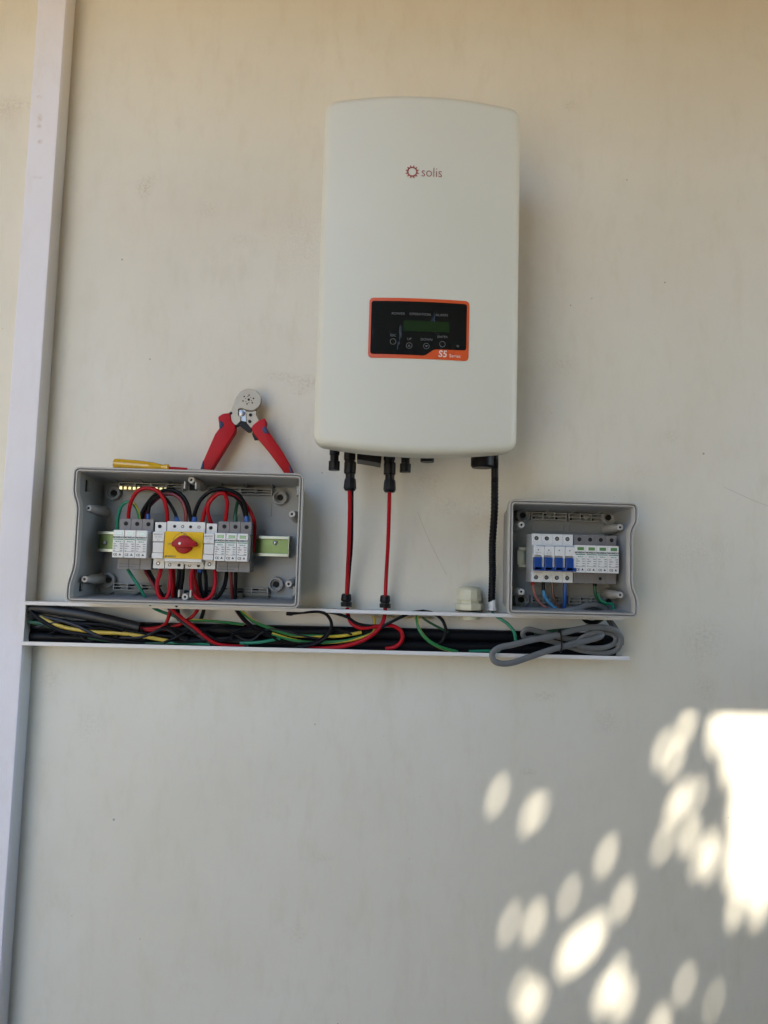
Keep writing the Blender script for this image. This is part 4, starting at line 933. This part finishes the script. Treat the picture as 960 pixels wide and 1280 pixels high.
cable('earth_cable', [(668, 793, .034), (690, 789, .038), (715, 786.5, .038), (740, 781, .036), (754, 773, .034)], .0034, 'wire_dark_green', 'dark green cable behind top of the grey coil')
cable('black_cable', [(727, 771, .036), (734, 777, .038), (745, 777.5, .038), (752, 772, .036)], .0036, 'wire_black', 'black cable dipping below smaller box')
cable('black_cable', [(757, 771, .036), (763, 779, .040), (767, 788, .042), (775, 800, .040)], .0036, 'sheath_black', 'dark cable dropping to right end of trunking')
# the loose tangle of thin wires round the conduits
rt_ = random.Random(8)
for i, (xa, xb) in enumerate([(45, 150), (60, 190), (95, 235), (150, 290), (185, 330), (230, 350), (290, 400), (330, 440), (110, 260)]):
    pts = []
    for k in range(6):
        x = xa+(xb-xa)*k/5; base_y = 796+.0265*(x-300); pts.append((x, base_y+rt_.uniform(-14, 10)*(1 if 0 < k < 5 else .6), .036+rt_.uniform(0, .012)))
    cable('thin_wire', pts, rt_.uniform(.0016, .0022), 'wire_black' if i % 3 else 'sheath_black', 'thin black wire lost in the tangle along the open trunking', group='thin black wires in the trunking', seg=7)
# brass earth bar inside the trunking
m_ = MB(); a, b_ = P(464, 769, .012), P(541, 773, .012)
for i in range(12):
    x = a.x+(b_.x-a.x)*i/12; m_.bbox(x, x+.0058, -.016, -.010, b_.z-.001, a.z-.0012, .0008)
m_.box(a.x, b_.x, -.0098, -.0030, b_.z, a.z-.002)
tag(obj('earth_bar', m_, 'brass'), 'brass earth bar on back of trunking between the glands', 'terminal strip')
# bundle of grey flat cable, tied
coil = [(757, 770, .030), (766, 780, .040), (774, 793, .048), (776, 803, .050), (771, 812, .048), (758, 816, .046), (735, 814.5, .046), (712, 809, .046), (690, 802, .046),
        (668, 797.5, .046), (657, 798, .047), (653.5, 791, .049), (660, 786.5, .050), (674, 789.5, .050), (690, 794, .049), (712, 799, .048), (738, 797, .048), (758, 791, .050),
        (769, 796, .052), (768, 804, .053), (756, 809, .053), (738, 810, .053), (722, 806, .054), (728, 797, .058), (745, 789.5, .060)]
coil2 = [(776, 806, .056), (776, 796, .058), (769, 788, .060), (755, 784.5, .062), (734, 784.5, .063), (716, 788, .064), (699, 793, .066), (680, 797, .066), (661, 801, .066), (640, 806, .066), (624, 809.5, .066), (615.5, 817, .066),
         (618, 826, .066), (628, 829.5, .066), (642, 828, .066), (660, 822, .066), (680, 815, .066), (700, 809, .066), (724, 803, .065), (744, 798, .063), (752, 794, .060), (747, 790, .057), (733, 793, .055)]
ct = thing('cable_bundle', P(700, 820, .055), 'coil of flat grey cable tied with a black strap, hanging from trunking', 'cable')
obj('inner_loop', MB().tube([P(*c) for c in coil], .004, 12, 7, (.0024, .0044), (0, -1, 0)), 'cable_grey', ct)
obj('outer_loop', MB().tube([P(*c) for c in coil2], .004, 12, 7, (.0026, .0052), (0, -1, 0)), 'cable_grey', ct)
ti = [(697.5, 788.5, .062), (699.5, 787.6, .071), (701, 793, .0720), (702, 800, .0722), (702, 808, .0720), (701.5, 813.5, .071), (700, 814, .060), (698, 810, .041), (697, 797, .040), (697, 790, .045), (697.5, 788.5, .062)]
tie = obj('cable_tie', MB().tube([P(*c) for c in ti], .001, 8, 6, (.0008, .0022), None), 'connector_black', ct)
q = P(699, 789, .0725); obj('tie_head', MB().bbox(q.x-.003, q.x+.003, q.y-.0025, q.y+.002, q.z-.0025, q.z+.003, .0006), 'connector_black', tie)
m_ = MB()
for i in range(2):
    pass
tq0 = P(708, 807.8, .0698)
text_mb(m_, '3 x 2.5 mm', .0042, 0, 0, 0)
an = math.atan2(P(728, 801.8, .0698).z-tq0.z, P(728, 801.8, .0698).x-tq0.x)
m_.v = [(tq0.x+v[0]*math.cos(an)-v[2]*math.sin(an), -.0702+.0010*(v[0]/.03), tq0.z+v[0]*math.sin(an)+v[2]*math.cos(an)-.001) for v in m_.v]
obj('cable_print', m_, 'print_dark', ct)

# ------------------------------------------------------------------ tools on the wide box
def CP(pts, d, off=(0, 0)):
    """tool outline drawn in a 960-wide enlargement of the photograph"""
    return [((lambda q: (q.x, q.z))(P(230+x/6, 470+y/6, d))) for x, y in pts]
PD = .030; TOP = LB[3]
pli = thing('crimping_pliers', (P(308, 590, PD).x, -PD, TOP), 'red handled crimping pliers standing open on the wide box', 'pliers')
hd = [(490+92*math.cos(math.radians(a)), 185-84*math.sin(math.radians(a))) for a in range(-75, 165, 12)]
head = CP([(x, y) for x, y in hd] + [(395, 165), (372, 225), (355, 275), (350, 345), (372, 368), (400, 372), (428, 345), (430, 310), (412, 300), (412, 252), (440, 246), (462, 258)], PD)
jaw = obj('jaw_plate', MB().prism(head, -PD-.006, -PD+.006, .0008), 'steel', pli)
obj('jaw_plate', MB().prism(CP([(470, 268), (505, 272), (542, 262), (546, 300), (568, 340), (545, 372), (505, 392), (474, 356)], PD), -PD-.0045, -PD+.0045, .0006), 'steel', pli)
for (x, y, r) in ((490, 183, .0022), (492, 150, .0014), (525, 174, .0015), (516, 207, .0014), (477, 215, .0014), (447, 193, .0014), (456, 160, .0014)):
    q = P(230+x/6, 470+y/6, PD); obj('die_hole', MB().lathe([(r, PD+.0055), (r, PD+.0063)], (q.x, 0, q.z), (0, -1, 0), 12), 'slot_dark', jaw)
for i in range(6):
    a = math.radians(60*i+20); q = P(230+(487+24*math.cos(a))/6, 470+(183+24*math.sin(a))/6, PD)
    obj('die_mark', MB().box(q.x-.0007, q.x+.0007, -PD-.0063, -PD-.0056, q.z-.0007, q.z+.0007), 'slot_dark', jaw)
for (x, y) in ((502, 297), (496, 345), (357, 285)):
    q = P(230+x/6, 470+y/6, PD); obj('rivet', MB().lathe([(.0028, PD+.004), (.0028, PD+.0058), (.002, PD+.0066)], (q.x, 0, q.z), (0, -1, 0), 14), 'slot_dark', pli, True)
obj('jaw_gap', MB().prism(CP([(408, 256), (462, 258), (468, 345), (425, 345), (432, 312), (410, 302)], PD), -PD-.002, -PD+.002), 'screw_steel', pli)
obj('adjusting_wheel', MB().lathe([(.0046, PD+.001), (.0050, PD+.002), (.0050, PD+.0048), (.0040, PD+.0052)], tuple((lambda q: (q.x, 0, q.z))(P(230+436/6, 470+282/6, PD))), (0, -1, 0), 18), 'screw_steel', pli, True)
obj('ratchet_link', MB().prism(CP([(385, 372), (430, 338), (470, 345), (515, 395), (505, 425), (480, 425), (420, 375), (392, 385)], PD), -PD-.003, -PD+.003, .0006), 'connector_black', pli)
obj('ratchet_link', MB().prism(CP([(518, 410), (535, 440), (560, 480), (530, 482), (512, 440)], PD), -PD-.003, -PD+.003, .0006), 'connector_black', pli)
def handle(pts, blue):
    pp = CP(pts, PD)
    h = obj('handle', MB().prism(round_poly(pp, .0025, 3), -PD-.0085, -PD+.0085, .0016, 3), 'handle_red', pli, True, 50)
    for b_ in blue: obj('grip_inlay', MB().prism(CP(b_, PD), -PD-.0096, -PD-.0040, .0012), 'handle_blue', h, True, 50)
handle([(262, 312), (298, 290), (352, 283), (362, 345), (392, 378), (390, 422), (352, 485), (215, 705), (205, 722), (122, 722), (160, 622), (240, 440), (275, 395), (266, 348)],
       [[(276, 345), (296, 350), (306, 375), (290, 400), (273, 402), (270, 372)], [(150, 640), (158, 648), (156, 722), (126, 722)]])
handle([(518, 378), (560, 342), (608, 322), (624, 348), (616, 385), (650, 440), (742, 572), (792, 660), (834, 742), (762, 742), (640, 577), (545, 462), (512, 410)],
       [[(592, 398), (612, 384), (628, 405), (644, 436), (612, 440), (592, 420)], [(790, 672), (800, 680), (832, 742), (806, 742), (792, 706)]])
# screwdriver lying on the box
sd = thing('screwdriver', (P(185, 580, .096).x, -.096, TOP), 'yellow handled screwdriver lying on top of the wide box', 'screwdriver')
A = P(143, 575.5, .096); B = P(212, 580.5, .096); A.z = TOP+.0088; B.z = TOP+.0040
ax = (B-A); Ln = ax.length; ax.normalize()
m_ = MB(); prof = [(.0070, 0), (.0084, .0015), (.0087, .008), (.0086, .045), (.0074, Ln*.72), (.0050, Ln*.86), (.0048, Ln*.89), (.0066, Ln*.93), (.0062, Ln*.98), (.0036, Ln)]
m_.lathe(prof, A, ax, 24)
for i, v in enumerate(m_.v):   # shallow flutes
    k_ = i//24; j = i % 24
    if 1 <= k_ <= 4 and j % 4 == 0: 
        c = A+ax*prof[k_][1]; m_.v[i] = tuple(c+(Vector(v)-c)*.90)
obj('handle', m_, 'amber_handle', sd, True, 40)
C_ = B+ax*.030; C_.z = TOP+.0028; E_ = C_+ax*.045; E_.z = TOP+.0014
obj('shaft_sleeve', MB().tube([B-ax*.002, C_], .0026, 12), 'wire_red', sd)
obj('shaft', MB().tube([C_-ax*.004, E_], .0014, 10), 'steel', sd)
# a few loose marks on the wall: a thin curved scratch and two hairlines
for pts in ([(905, 609), (925, 618), (945, 627), (962, 633)], [(522, 640), (535, 672), (550, 703), (558, 718)]):
    obj('scratch', MB().tube([P(a, b_, .0001) for a, b_ in pts], .00032, 5, 4), 'scuff', wall)
